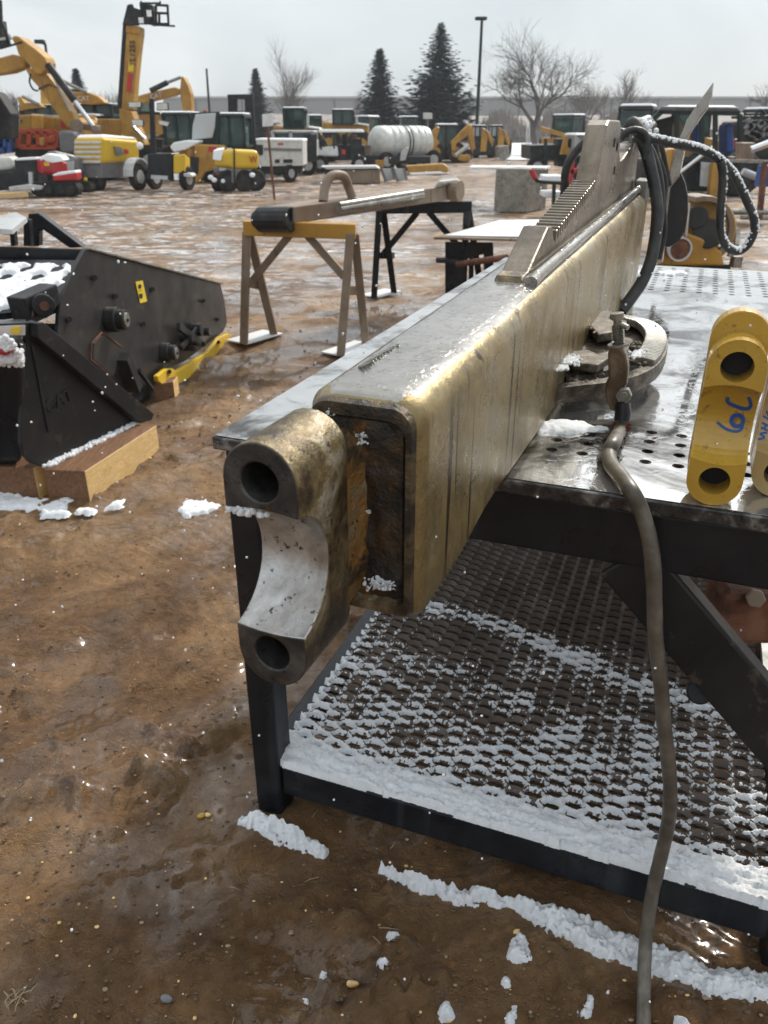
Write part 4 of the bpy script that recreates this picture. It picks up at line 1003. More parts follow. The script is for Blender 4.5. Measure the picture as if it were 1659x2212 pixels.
mb = MB(); mb.cyl(P(560, 474, 5.9), P(630, 474, 5.8), .085, 16); mb.cyl(P(552, 474, 5.9), P(562, 474, 5.88), .06, 16); build(mb, 'pivot_hub', 'black_worn', arm, bevel=.008)
mb = MB(); mb.slab([P(573, 448, 5.97), P(633, 448, 5.80), P(633, 478, 5.80), P(573, 478, 5.97)], Vector((0, -.02, 0))); build(mb, 'end_cap', 'dark', arm)
for y0, y1, r_ in ((447, 410, .028), (438, 402, .022)):
    mb = MB(); mb.cyl(P(732, y0 + 5, 6.1), P(912, y1 + 12, 7.1), r_, 14); build(mb, 'chrome_rod', 'steel', arm, smooth=True)
mb = MB(); mb.tube(smooth([P(698, 436, 6.15), P(702, 405, 6.2), P(712, 384, 6.25), P(728, 378, 6.3), P(744, 383, 6.35), P(752, 402, 6.4), P(762, 428, 6.4)], 5), .035, 12); build(mb, 'looped_handle', 'brownsteel', arm, smooth=True)
mb = MB(); mb.hexa([P(940, 406, 7.3), P(995, 400, 7.6), P(995, 398, 7.9), P(945, 400, 7.7), P(945, 392, 7.3), P(992, 386, 7.6), P(985, 380, 7.9), P(950, 384, 7.7)]); build(mb, 'end_block', 'steel', arm, bevel=.02)
mb = MB(); mb.cyl(P(975, 412, 7.55), P(995, 412, 7.5), .09, 16); build(mb, 'pin_boss', 'brownsteel', arm, bevel=.01)
# small side table with snowy plate
st = thing('side_table', 'small black steel stand with a thin plate top covered in snow behind the boom', 'steel stand', G(985, 650))
mb = MB(); mb.slab([P(937, 512, 7.1), P(1160, 517, 6.9), P(1290, 495, 7.6), P(1250, 474, 8.6), P(1075, 477, 8.6)], Vector((0, 0, -.02))); tp_ = build(mb, 'plate_top', 'brownsteel', st, bevel=.003)
mb = MB(); mb.slab([P(960, 511, 7.14), P(1155, 514, 6.95), P(1284, 494, 7.62), P(1246, 475, 8.55), P(1078, 478, 8.55)], Vector((0, 0, .012))); build(mb, 'snow_cover', 'dirtsnow', tp_, bevel=.005)
for pts, Y, th in ((((962, 523), (1004, 524), (1003, 640), (962, 634)), 7.2, .05), (((1004, 524), (1066, 525), (1060, 545), (1004, 560)), 7.2, .05), (((1046, 530), (1066, 530), (1066, 640), (1046, 640)), 7.6, .07), (((1014, 540), (1024, 540), (1022, 640), (1012, 640)), 8.2, .07)):
    mb = MB(); sl_(mb, pts, Y, th); build(mb, 'leg' if th == .07 else 'side_panel', 'black', st, bevel=.004)
mb = MB(); mb.beam(P(942, 562, 7.1), P(990, 563, 7.1), .12, .03); build(mb, 'shelf_stub', 'dark', st)
mb = MB(); mb.cyl(P(988, 571, 7.0), P(1095, 556, 6.6), .026, 12); o = build(mb, 'steel_pipe', 'rusty'); tag(o, 'rusty brown pipe sticking out between the small black stand and the boom', 'pipe')
# survey stake
o = thing('marker_stake', 'thin rusty stake with a white tag in front of the white generator trailer', 'stake', G(593, 430))
g0 = G(593, 430); mb = MB(); mb.beam(g0 + Vector((0, 0, -.05)), P(578, 275, g0.y), .05, .03, up=(0, 1, 0)); build(mb, 'stake_post', 'rusty', o)
mb = MB(); sl_(mb, ((566, 247), (589, 245), (590, 272), (567, 274)), g0.y - .03, .02); build(mb, 'white_tag', 'white', o, bevel=.02)

# ================================================================ BACKGROUND MACHINES
def wheel(par, c, ax, r, w, rim='rim', name='wheel'):
    ax = Vector(ax).normalized(); c = Vector(c); c.z = r - .02
    mb = MB(); mb.lathe(c - ax * w / 2, ax, [(0, r * .55), (0.0, r * .88), (w * .15, r), (w * .85, r), (w, r * .88), (w, r * .55)], 22)
    t_ = build(mb, name, 'rubber', par)
    mb = MB(); mb.lathe(c - ax * w * .53, ax, [(0, r * .12), (.002, r * .5), (.03, r * .58), (w * .98, r * .58), (w * 1.04, r * .5), (w * 1.06, r * .12)], 18)
    build(mb, 'rim', rim, t_); return t_
def cab(par, x0, x1, y0, y1, Y, dep, frame='dgreen', roof='dark', snow=True, lean=0, glass='glass', posts=(0, 1)):
    a = P(x0, y1, Y); b_ = P(x1, y1, Y); h_ = P(x0, y0, Y).z - a.z; w_ = b_.x - a.x; o = a
    B = lambda x, y, z: Vector((o.x + w_ * x + lean * z * w_, o.y + dep * y, o.z + h_ * z))
    mb = MB(); t = .035
    for x, y in ((0, 0), (1, 0), (1, 1), (0, 1), (.45, 0)):
        p_ = B(x, y, 0); q_ = B(x, y, 1); mb.beam(p_, q_, w_ * .07 + .02, .07, up=(0, 1, 0))
    for z in (0.02, .98):
        for (xa, ya, xb, yb) in ((0, 0, 1, 0), (0, 1, 1, 1), (0, 0, 0, 1), (1, 0, 1, 1)): mb.beam(B(xa, ya, z), B(xb, yb, z), .07, .07)
    c_ = build(mb, 'cab', frame, par)
    mb = MB(); mb.hexa([B(.03, .03, .03), B(.97, .03, .03), B(.97, .97, .03), B(.03, .97, .03), B(.03, .03, .95), B(.97, .03, .95), B(.97, .97, .95), B(.03, .97, .95)]); build(mb, 'glazing', glass, c_)
    mb = MB(); mb.hexa([B(-.05, -.05, 1.0), B(1.05, -.05, 1.0), B(1.05, 1.05, 1.0), B(-.05, 1.05, 1.0), B(-.02, 0, 1.07), B(1.02, 0, 1.07), B(1.02, 1, 1.07), B(-.02, 1, 1.07)])
    r_ = build(mb, 'roof', roof, c_, bevel=.03)
    if snow: mb = MB(); mb.hexa([B(-.02, 0, 1.072), B(1.02, 0, 1.072), B(1.02, 1, 1.072), B(-.02, 1, 1.072), B(.0, .05, 1.11), B(1, .05, 1.11), B(1, .95, 1.11), B(0, .95, 1.11)]); build(mb, 'roof_snow', 'snow', c_, bevel=.02)
    return c_
def part(par, name, mat, pts, Y, th, bevel=.02, **k):
    mb = MB(); sl_(mb, pts, Y, th); return build(mb, name, mat, par, bevel=bevel, **k)
def rod(par, name, mat, a, b_, r, n=12): mb = MB(); mb.cyl(a, b_, r, n); return build(mb, name, mat, par, smooth=True)
def track(par, x0, x1, y0, y1, Y, w_, name='track'):
    a = P(x0, y1, Y); b_ = P(x1, y0, Y); q_ = b_.z - a.z; a.z = 0; b_.z = q_; hh_ = (b_.z - a.z); r_ = hh_ / 2; n = 10; pts = []
    for k in range(n + 1): t = -math.pi / 2 + math.pi * k / n; pts.append(Vector((b_.x - r_ + r_ * math.cos(t), Y, a.z + r_ + r_ * math.sin(t))))
    for k in range(n + 1): t = math.pi / 2 + math.pi * k / n; pts.append(Vector((a.x + r_ + r_ * math.cos(t), Y, a.z + r_ + r_ * math.sin(t))))
    mb = MB(); mb.slab(pts, (0, w_, 0)); t_ = build(mb, name, 'rubber', par, bevel=.03)
    for k in range(4):
        x = a.x + r_ + (b_.x - a.x - 2 * r_) * k / 3; mb = MB(); mb.cyl(Vector((x, Y - .03, a.z + r_)), Vector((x, Y + .05, a.z + r_)), r_ * .55, 14); build(mb, 'road_wheel', 'dark', t_)
    return t_

# --- large excavator, left
Y = 25.5
ex1 = thing('excavator', 'big yellow excavator at the left whose raised arm folds down over the other machines', 'excavator', G(60, 410))
part(ex1, 'house', 'yellow', ((60, 252), (68, 247), (146, 255), (166, 262), (168, 300), (60, 300)), Y + 1.2, 2.2, .05)
part(ex1, 'handrail', 'lgrey', ((70, 245), (146, 252), (146, 255), (70, 249)), Y + 1.0, .05, 0)
part(ex1, 'red_sticker', 'sticker_red', ((131, 262), (146, 264), (150, 276), (131, 276)), Y + 1.17, .02, 0)
part(ex1, 'counterweight', 'yellow', ((16, 250), (68, 247), (66, 280), (48, 284), (36, 300), (28, 318), (14, 318)), Y, 1.0, .04)
part(ex1, 'dark_badge', 'dark', ((21, 258), (40, 254), (48, 262), (30, 269)), Y - .02, .02, 0)
text('CAT', ex1, P(35, 262, Y - .03), Vector((1, 0, .1)), Vector((0, 0, 1)), .14, 'white', .004)
part(ex1, 'boom', 'yellow', ((52, 146), (66, 148), (99, 156), (120, 182), (135, 208), (156, 242), (170, 276), (146, 278), (117, 239), (86, 192), (65, 169)), Y - .6, .45, .04)
part(ex1, 'boom_seam', 'rusty', ((82, 190), (105, 180), (128, 190), (128, 193), (105, 184), (84, 195)), Y - .64, .03, 0)
part(ex1, 'stick_head', 'yellow', ((23, 80), (30, 77), (39, 78), (60, 94), (78, 107), (96, 122), (101, 135), (100, 151), (88, 162), (75, 159), (62, 140), (39, 117), (33, 98)), Y - .75, .7, .04)
part(ex1, 'stick', 'yellow', ((-60, 136), (0, 124), (26, 117), (50, 122), (58, 132), (55, 146), (26, 157), (0, 161), (-60, 170)), Y - .5, .4, .05)
rod(ex1, 'cylinder', 'dark', P(103, 139, Y - .8), P(161, 218, Y - .8), .10); rod(ex1, 'chrome_rod', 'chrome', P(161, 218, Y - .8), P(202, 274, Y - .8), .065)
rod(ex1, 'cylinder', 'lgrey', P(-30, 101, Y - .8), P(25, 78, Y - .8), .07)
rod(ex1, 'side_pipe', 'lgrey', P(108, 150, Y - .72), P(152, 240, Y - .72), .03); 
mb = MB(); mb.tube(smooth([P(66, 160, Y - .7), P(64, 178, Y - .8), P(72, 193, Y - .8), P(82, 196, Y - .7)], 5), .025, 8); build(mb, 'hose_loop', 'dark', ex1)
mb = MB(); mb.cyl(P(166, 272, Y - 1), P(166, 272, Y + .3), .18, 14); mb.beam(P(160, 270, Y - .5), P(215, 278, Y - .5), .3, .16); mb.cyl(P(205, 280, Y - 1), P(205, 280, Y), .12, 12); build(mb, 'linkage', 'brownsteel', ex1, bevel=.02)
track(ex1, 10, 190, 372, 408, Y + .4, .6); track(ex1, 10, 190, 372, 404, Y + 2.6, .6)
part(ex1, 'undercarriage', 'dark', ((40, 300), (160, 300), (150, 385), (50, 385)), Y + 1.4, 1.2)
# --- small excavator cab behind
Y = 32
ex2 = thing('excavator', 'yellow excavator mostly hidden behind the big one, its cab showing at far left', 'excavator', G(80, 350), None)
cab(ex2, 48, 112, 228, 252, Y, 1.6); part(ex2, 'boom', 'yellow', ((38, 210), (44, 208), (52, 222), (80, 222), (96, 232), (60, 236), (44, 240)), Y - .3, .4); rod(ex2, 'cylinder', 'steel', P(48, 208, Y - .4), P(84, 226, Y - .4), .06)
part(ex2, 'house', 'yellow', ((30, 252), (140, 252), (140, 300), (30, 300)), Y, 2.2); part(ex2, 'upright_stick', 'yellow', ((86, 186), (98, 186), (112, 226), (98, 232), (88, 226)), Y + .6, .4)
track(ex2, 30, 140, 320, 350, Y, .5)
# --- excavator with lettered boom
Y = 30
ex3 = thing('excavator', 'yellow excavator left of the telehandler mast with a low lettered boom and dark glazed cab', 'excavator', G(200, 355))
cab(ex3, 176, 244, 226, 262, Y, 1.7, snow=True); part(ex3, 'boom', 'yellow', ((120, 198), (153, 198), (192, 200), (212, 208), (222, 216), (228, 223), (190, 226), (150, 218), (120, 214)), Y - .5, .45, .05)
text('CAT', ex3, P(180, 213, Y - .53), Vector((1, 0, 0)), Vector((0, 0, 1)), .2, 'white', .004)
rod(ex3, 'cylinder', 'steel', P(134, 174, Y - .6), P(187, 200, Y - .6), .055)
mb = MB(); c = P(190, 262, Y - .8); mb.hexa([P(162, 276, Y - 1), P(218, 278, Y - 1), P(218, 278, Y + 1), P(162, 276, Y + 1), P(166, 250, Y - .9), P(208, 249, Y - .9), P(208, 249, Y + 1), P(166, 250, Y + 1)]); build(mb, 'engine_cover', 'yellow', ex3, bevel=.15, seg=4)
part(ex3, 'snow_cap', 'snow', ((166, 250), (170, 245), (205, 245), (209, 250)), Y - .8, 1.6, .04)
part(ex3, 'house', 'yellow', ((160, 262), (262, 262), (262, 300), (160, 300)), Y + .3, 2.4); track(ex3, 160, 262, 322, 352, Y, .5)
# --- telehandler
Y = 27
th_ = thing('telehandler', 'telescopic handler with a tall raised yellow boom and black carriage high above the yard', 'telehandler', G(300, 400))
part(th_, 'outer_boom', 'yellow', ((273, 66), (303, 70), (298, 110), (292, 170), (287, 237), (262, 238)), Y, .5, .02)
part(th_, 'boom_collar', 'yellow', ((272, 53), (301, 57), (301, 74), (271, 70)), Y - .04, .58, .02)
part(th_, 'black_side', 'dark', ((265, 50), (273, 50), (262, 244), (252, 246)), Y + .02, .5, .02)
part(th_, 'boom_foot', 'yellow', ((256, 234), (284, 240), (296, 275), (314, 314), (292, 314), (262, 286)), Y - .05, .6, .03)
part(th_, 'red_sticker', 'sticker_red', ((276, 158), (287, 160), (283, 200), (273, 198)), Y - .02, .02, 0); part(th_, 'yellow_sticker', 'sticker_yellow', ((279, 134), (289, 136), (287, 156), (276, 154)), Y - .02, .02, 0)
text('TL1255', th_, P(287, 115, Y - .02), Vector((.12, 0, 1)), Vector((-1, 0, 0)), .22, 'dark', .004)
mb = MB(); mb.hexa([P(264, 54, Y - .1), P(302, 56, Y - .1), P(302, 56, Y + .6), P(264, 54, Y + .6), P(275, 10, Y - .1), P(287, 8, Y - .1), P(287, 8, Y + .6), P(275, 10, Y + .6)]); mb.hexa([P(280, 52, Y), P(306, 50, Y), P(306, 50, Y + .5), P(280, 52, Y + .5), P(284, 14, Y), P(306, 22, Y), P(306, 22, Y + .5), P(284, 14, Y + .5)])
hd = build(mb, 'head', 'dark', th_, bevel=.03)
mb = MB()
def bar_(x0, y0, x1, y1, d0=0, d1=None, w_=.06): mb.beam(P(x0, y0, Y + d0), P(x1, y1, Y + (d0 if d1 is None else d1)), w_, w_)
for d in (0, .9):
    bar_(337, 11, 362, 12, d); bar_(362, 12, 364, 52, d); bar_(337, 28, 363, 29, d); bar_(300, 50, 364, 52, d); bar_(344, 29, 344, 52, d); bar_(302, 7, 347, 7, d, w_=.05); bar_(305, 2, 305, 14, d, w_=.04); bar_(346, 2, 346, 10, d, w_=.04); bar_(337, 11, 337, 52, d)
for x, y in ((362, 12), (364, 52), (300, 50), (337, 28)): bar_(x, y, x, y, 0, .9)
bar_(330, 54, 378, 56, 0, w_=.04); bar_(330, 54, 378, 57, .7, w_=.04)
build(mb, 'fork_carriage', 'dark', th_)
mb = MB(); mb.box(P(316, 28, Y + .3), (.25, .4, .5)); mb.box(P(330, 34, Y + .3), (.16, .4, .5)); mb.cyl(P(318, 42, Y - .1), P(318, 42, Y + .6), .10, 12); build(mb, 'quick_coupler', 'dark', th_, bevel=.02)
mb = MB(); mb.box(P(322, 29, Y - .1), (.13, .04, .16)); mb.box(P(305, 44, Y - .1), (.14, .04, .14)); build(mb, 'snow_dab', 'snow', th_)
rod(th_, 'lift_cylinder', 'chrome', P(286, 272, Y - .2), P(312, 300, Y - .2), .05)
part(th_, 'chassis', 'yellow', ((210, 256), (262, 258), (262, 300), (205, 300)), Y + .5, 1.6)
for x in (236, 332): wheel(th_, P(x, 385, Y + .2) * 1, (0, 1, 0), .5, .4)
part(th_, 'base_frame', 'dark', ((205, 300), (350, 300), (345, 375), (215, 375)), Y + .6, 1.0)
# second telehandler carriage at the top left corner
o = thing('telehandler', 'black fork carriage of another raised handler cut by the top left picture corner', 'telehandler', G(-20, 395))
mb = MB(); Yc = 22
for a_ in ((2, 45, 10, 62), (10, 62, 20, 96), (-10, 100, 22, 97), (-12, 92, 20, 90), (0, 0, 2, 45)): mb.beam(P(a_[0], a_[1], Yc), P(a_[2], a_[3], Yc), .07, .07)
mb.beam(P(0, 105, Yc), P(49, 91, Yc), .05, .04); mb.slab([P(-14, 40, Yc), P(2, 44, Yc), P(6, 75, Yc), P(-14, 80, Yc)], (0, .3, 0)); build(mb, 'fork_carriage', 'dark', o)
part(o, 'mast', 'yellow', ((-60, 60), (-30, 60), (-30, 380), (-60, 380)), Yc, .5)
part(o, 'dark_boom', 'dark', ((-20, 196), (-6, 200), (24, 246), (24, 300), (-20, 300)), Yc + .5, .5)
# --- excavator arm behind light tower
Y = 36
ex4 = thing('excavator', 'yellow excavator behind the light tower with boom reaching right and stick hanging down', 'excavator', G(340, 340))
part(ex4, 'boom', 'yellow', ((292, 214), (300, 206), (330, 198), (376, 188), (388, 192), (388, 202), (375, 208), (340, 216), (300, 226), (290, 224)), Y, .5, .05)
part(ex4, 'stick', 'yellow', ((391, 165), (396, 165), (405, 182), (412, 203), (414, 246), (396, 246), (388, 200)), Y - .05, .6, .04)
rod(ex4, 'cylinder', 'dark', P(325, 196, Y - .2), P(362, 178, Y - .2), .10); rod(ex4, 'chrome_rod', 'steel', P(362, 178, Y - .2), P(391, 167, Y - .2), .06)
text('CAT', ex4, P(337, 207, Y - .03), Vector((1, 0, .2)), Vector((0, 0, 1)), .25, 'white', .004)
part(ex4, 'house', 'yellow', ((270, 246), (352, 246), (352, 290), (270, 290)), Y + .6, 2.4); cab(ex4, 276, 305, 214, 246, Y + .6, 1.6); track(ex4, 265, 360, 308, 336, Y, .6)
# --- yellow white compressor trailer
g0 = G(236, 412); Y = g0.y
cp = thing('compressor_trailer', 'yellow towable compressor with a snow striped grille and snowy wheel arch', 'compressor', G(240, 405), 'yellow towable site machines')
def Bx(par, name, mat, fl, fm, fr, y0l, y1l, y0m, y1m, y0r, y1r, Yf, Yb, bevel=.06, seg=3, top=None):
    P = PZ
    a, b_, c_ = P(fl, y1l, Yf[0]), P(fm, y1m, Yf[1]), P(fr, y1r, Yf[2]); A_u, B_u, C_u = P(fl, y0l, Yf[0]), P(fm, y0m, Yf[1]), P(fr, y0r, Yf[2])
    d = Vector((a.x + c_.x - b_.x, a.y + c_.y - b_.y, a.z)); D = Vector((d.x, d.y, C_u.z))
    mb = MB(); mb.hexa([a, b_, c_, d, A_u, B_u, C_u, D]); return build(mb, name, mat, par, bevel=bevel, seg=seg)
Bx(cp, 'body', 'bright_yellow', 157, 221, 303, 297, 354, 296, 354, 303, 348, (Y + .1, Y, Y + 1.3), None, .09, 4)
Bx(cp, 'chassis', 'grey', 159, 220, 292, 353, 385, 353, 385, 347, 382, (Y + .12, Y + .03, Y + 1.3), None, .03)
for k in range(5):
    y = 305 + k * 10.5; mb = MB(); mb.hexa([P(160, y + 6, Y + .06), P(218, y + 6, Y - .03), P(218, y + 6, Y + .05), P(160, y + 6, Y + .14), P(160, y, Y + .06), P(218, y, Y - .03), P(218, y, Y + .05), P(160, y, Y + .14)]); gl = build(mb, 'grille_slat', 'cream', cp, bevel=.015)
mb = MB(); mb.hexa([P(162, 298, Y + .2), P(222, 297, Y + .1), P(300, 303, Y + 1.35), P(240, 303, Y + 1.5), P(170, 291, Y + .3), P(222, 290, Y + .2), P(290, 296, Y + 1.2), P(240, 296, Y + 1.4)]); build(mb, 'top_snow', 'snow', cp, bevel=.04)
mb = MB(); mb.slab([P(245, 316, Y + .33), P(262, 319, Y + .6), P(266, 334, Y + .66), P(250, 336, Y + .42)], Vector((.02, -.02, 0))); build(mb, 'side_badge', 'grey', cp)
mb = MB(); mb.slab([P(268, 322, Y + .70), P(276, 323, Y + .82), P(277, 332, Y + .84), P(269, 332, Y + .72)], Vector((.02, -.02, 0))); build(mb, 'side_mark', 'sticker_red', cp)
wc_ = P(299, 392, Y + .55); wheel(cp, (wc_.x, wc_.y, .33), (1, -.35, 0), .33, .18)
mb = MB(); c = Vector((wc_.x, wc_.y, .34)); ax_ = Vector((1, -.35, 0)).normalized(); yv = ax_.cross(Vector((0, 0, 1)))
lo = []
for k in range(9): a = math.pi * k / 8; e_ = yv * math.cos(a) + Vector((0, 0, 1)) * math.sin(a); lo.append([c + e_ * .40 - ax_ * .14, c + e_ * .40 + ax_ * .14, c + e_ * .44 + ax_ * .14, c + e_ * .44 - ax_ * .14])
mb.loft(lo); build(mb, 'mudguard', 'lgrey', cp)
mb = MB(); mb.cyl(P(213, 400, Y + .1), P(213, 385, Y + .1), .05, 10); wc2 = P(213, 400, Y + .3); build(mb, 'jockey_leg', 'dark', cp); wheel(cp, (wc2.x, wc2.y, .24), (1, -.35, 0), .24, .2, 'dark')
mb = MB(); mb.beam(P(180, 392, Y), P(150, 402, Y - .6), .08, .08); build(mb, 'drawbar', 'dark', cp); mb = MB(); mb.ball(P(185, 388, Y - .1), .06, 2); build(mb, 'marker_lamp', 'sticker_yellow', cp)
# --- light tower trailer (black with yellow panel)
Y = G(350, 412).y
lt = thing('light_tower', 'black and yellow towable light tower with four pale floodlights on a black mast', 'light tower', G(350, 405), 'yellow towable site machines')
Bx(lt, 'cabinet', 'black', 318, 370, 390, 332, 386, 331, 388, 330, 386, (Y + .15, Y, Y + .4), None, .03)
Bx(lt, 'side_panel', 'bright_yellow', 374, 400, 411, 334, 375, 332, 374, 342, 373, (Y + .05, Y + .15, Y + .7), None, .04)
part(lt, 'mast', 'black', ((322, 213), (331, 213), (336, 332), (325, 332)), Y + .3, .12, .01)
for pts in (((276, 220), (305, 219), (305, 232), (277, 233)), ((338, 222), (362, 221), (363, 238), (338, 239)), ((282, 257), (309, 258), (310, 273), (285, 272)), ((341, 258), (366, 265), (363, 274), (342, 268))):
    fl_ = part(lt, 'floodlight', 'dark', pts, Y + .2, .14, .02); cx_ = sum(p_[0] for p_ in pts) / 4; cy_ = sum(p_[1] for p_ in pts) / 4
    part(lt, 'lens', 'cream', tuple((cx_ + (x - cx_) * .88, cy_ + (y - cy_) * .82) for x, y in pts), Y + .18, .02, 0)
part(lt, 'lamp_bar', 'black', ((300, 240), (345, 242), (345, 248), (300, 246)), Y + .35, .06, 0)
wc_ = P(405, 398, Y + .35); wheel(lt, (wc_.x, wc_.y, .30), (1, -.4, 0), .30, .16); part(lt, 'number_plate', 'lgrey', ((326, 378), (362, 380), (362, 388), (326, 386)), Y - .03, .02, 0)
part(lt, 'mudguard', 'lgrey', ((384, 375), (410, 374), (416, 380), (414, 384), (384, 380)), Y + .1, .5, .02); wc_ = P(335, 398, Y + .8); wheel(lt, (wc_.x, wc_.y, .30), (1, -.4, 0), .30, .16)
mb = MB(); mb.box(P(381, 382, Y), (.10, .1, .16)); mb.ball(P(302, 315, Y + .2), .09, 2); build(mb, 'snow_dab', 'snow', lt)
# --- yellow generator with W
Y = G(500, 414).y
gn = thing('generator_trailer', 'rounded yellow towable machine with dark lower skirt and a red letter on its side', 'generator', G(500, 412), 'yellow towable site machines')
Bx(gn, 'body', 'bright_yellow', 459, 504, 563, 326, 362, 320, 366, 324, 368, (Y + .5, Y, Y + .5), None, .13, 5)
Bx(gn, 'skirt', 'grey', 461, 504, 564, 360, 392, 365, 396, 367, 394, (Y + .48, Y + .02, Y + .5), None, .03)
mb = MB(); mb.slab([P(504, 322, Y - .01), P(507, 322, Y + .01), P(508, 395, Y + .01), P(505, 395, Y - .01)], Vector((0, .03, 0))); build(mb, 'door_seam', 'dark', gn)
text('W', gn, P(548, 345, Y + .36) + Vector((0, -.04, 0)), Vector((1, .85, 0)), Vector((0, 0, 1)), .22, 'orange', .004)
mb = MB(); mb.hexa([P(459, 345, Y + .40), P(478, 348, Y + .22), P(484, 322, Y + .3), P(462, 326, Y + .5), P(462, 326, Y + .42), P(480, 322, Y + .24), P(486, 318, Y + .5), P(470, 320, Y + .6)]); build(mb, 'blown_snow', 'snow', gn, bevel=.04)
for x, dx in ((492, .12), (527, .25), (552, .45)): wc_ = P(x, 396, Y + dx); wheel(gn, (wc_.x, wc_.y, .26), (.5, -1, 0), .27, .2, 'dark')
wc_ = P(470, 398, Y + .3); wheel(gn, (wc_.x, wc_.y, .24), (1, -.3, 0), .24, .16, 'dark')
mb = MB()
for x, y in ((455, 383), (463, 389), (480, 391), (545, 378)): mb.ball(P(x, y, Y - .02), .075, 2, (1, .6, .8))
build(mb, 'snow_dab', 'snow', gn); part(gn, 'orange_lamp', 'orange', ((468, 374), (476, 374), (476, 380), (468, 380)), Y + .1, .03, 0)
part(gn, 'number_plate', 'lgrey', ((474, 362), (488, 364), (488, 370), (474, 368)), Y + .05, .02, 0)
# --- tracked loader behind (twin green cabs)
Y = 26.2
ld = thing('backhoe_loader', 'yellow loader with green tinted cab glass and a frosted window behind the light tower', 'loader', G(440, 385))
cab(ld, 358, 415, 247, 312, Y + .4, 1.6); 
cab(ld, 472, 530, 250, 318, Y + .2, 1.4, lean=-.0)
part(ld, 'frosted_window', 'frost', ((422, 247), (466, 244), (464, 275), (458, 298), (414, 302), (416, 270)), Y + .1, .05, .02)
part(ld, 'window_frame', 'dgreen', ((412, 243), (474, 241), (474, 318), (412, 312)), Y + .16, .1, .02); part(ld, 'beacon', 'orange', ((438, 238), (446, 238), (446, 244), (438, 244)), Y + .3, .15)
Bx(ld, 'bonnet', 'yellow', 376, 408, 478, 318, 340, 318, 345, 312, 350, (Y - .2, Y - .5, Y - .1), None, .08, 4)
part(ld, 'bonnet_snow', 'snow', ((366, 318), (374, 308), (400, 303), (430, 304), (428, 310), (404, 322), (376, 330)), Y - .55, .7, .04)
part(ld, 'side_plate', 'yellow', ((420, 312), (482, 314), (486, 340), (470, 366), (442, 372), (430, 395), (420, 395)), Y - .6, .5, .03)
part(ld, 'vent', 'dark', ((410, 338), (428, 340), (428, 376), (410, 372)), Y - .64, .1, 0); part(ld, 'pink_sticker', 'sticker_red', ((450, 316), (468, 317), (468, 328), (450, 327)), Y - .63, .02, 0)
wc_ = P(455, 392, Y); wheel(ld, (wc_.x, wc_.y, .42), (0, 1, 0), .42, .4, 'dark'); wc_ = P(380, 392, Y + .8); wheel(ld, (wc_.x, wc_.y, .5), (0, 1, 0), .5, .4, 'dark')
# --- forklift
Y = 30
fk = thing('forklift', 'dark forklift whose tall black mast rises above the green cab', 'forklift', G(520, 370))
for a_ in (((492, 207), (512, 207), (512, 300), (494, 300)), ((528, 204), (546, 204), (552, 330), (532, 330))): part(fk, 'mast_rail', 'black', a_, Y, .2, .01)
part(fk, 'mast_top', 'black', ((491, 204), (546, 203), (546, 215), (491, 213)), Y - .02, .25, .01); part(fk, 'carriage', 'dark', ((496, 240), (545, 240), (545, 256), (496, 256)), Y - .05, .1, 0)
part(fk, 'body', 'dark', ((500, 300), (560, 300), (560, 352), (500, 352)), Y + .3, 1.8, .05); part(fk, 'frame_posts', 'rusty', ((566, 300), (574, 300), (578, 370), (568, 370)), Y - .2, .1, 0)
for x in (515, 550): wc_ = P(x, 362, Y + .4); wheel(fk, (wc_.x, wc_.y, .3), (0, 1, 0), .3, .25, 'dark')
# --- white generator trailer
Y = G(620, 392).y
wg = thing('generator_trailer', 'boxy white generator trailer with a snow covered top and a pale spoked wheel', 'generator', G(620, 392))
part(wg, 'cabinet', 'cream', ((553, 303), (654, 305), (655, 358), (556, 360)), Y, 1.4, .02)
part(wg, 'vent_slot', 'grey', ((570, 319), (652, 321), (652, 327), (570, 325)), Y - .02, .02, 0)
part(wg, 'top_snow', 'snow', ((552, 299), (654, 300), (655, 306), (552, 304)), Y - .03, 1.5, .02)
for a_, b__ in ((594, 604), (612, 632)): part(wg, 'decal', 'dark', ((a_, 344), (b__, 344), (b__, 352), (a_, 352)), Y - .02, .02, 0)
part(wg, 'orange_decal', 'orange', ((600, 309), (612, 309), (612, 313), (600, 313)), Y - .02, .02, 0)
part(wg, 'skirt', 'dark', ((556, 360), (655, 358), (650, 374), (560, 376)), Y + .05, 1.2, .02); wc_ = P(627, 382, Y); wheel(wg, (wc_.x, wc_.y, .24), (1, -.9, 0), .25, .15)
part(wg, 'side_door', 'dark', ((553, 312), (568, 313), (568, 335), (555, 335)), Y - .02, .03, 0)
wc_ = P(560, 380, Y + 1); wheel(wg, (wc_.x, wc_.y, .24), (1, -.9, 0), .25, .15)
# --- pickup cab behind
Y = 30
pk = thing('utility_vehicle', 'white roofed vehicle cab showing above the white generator trailer', 'vehicle', G(630, 360))
cab(pk, 590, 676, 284, 304, Y, 1.6, 'lgrey', 'white', True, 0); part(pk, 'body', 'white', ((585, 302), (680, 302), (682, 340), (585, 340)), Y, 2.0, .05); part(pk, 'dark_side', 'dark', ((655, 290), (684, 290), (684, 350), (655, 350)), Y - .2, .2, .02)
for x in (600, 665): wc_ = P(x, 350, Y); wheel(pk, (wc_.x, wc_.y, .33), (0, 1, 0), .33, .2)
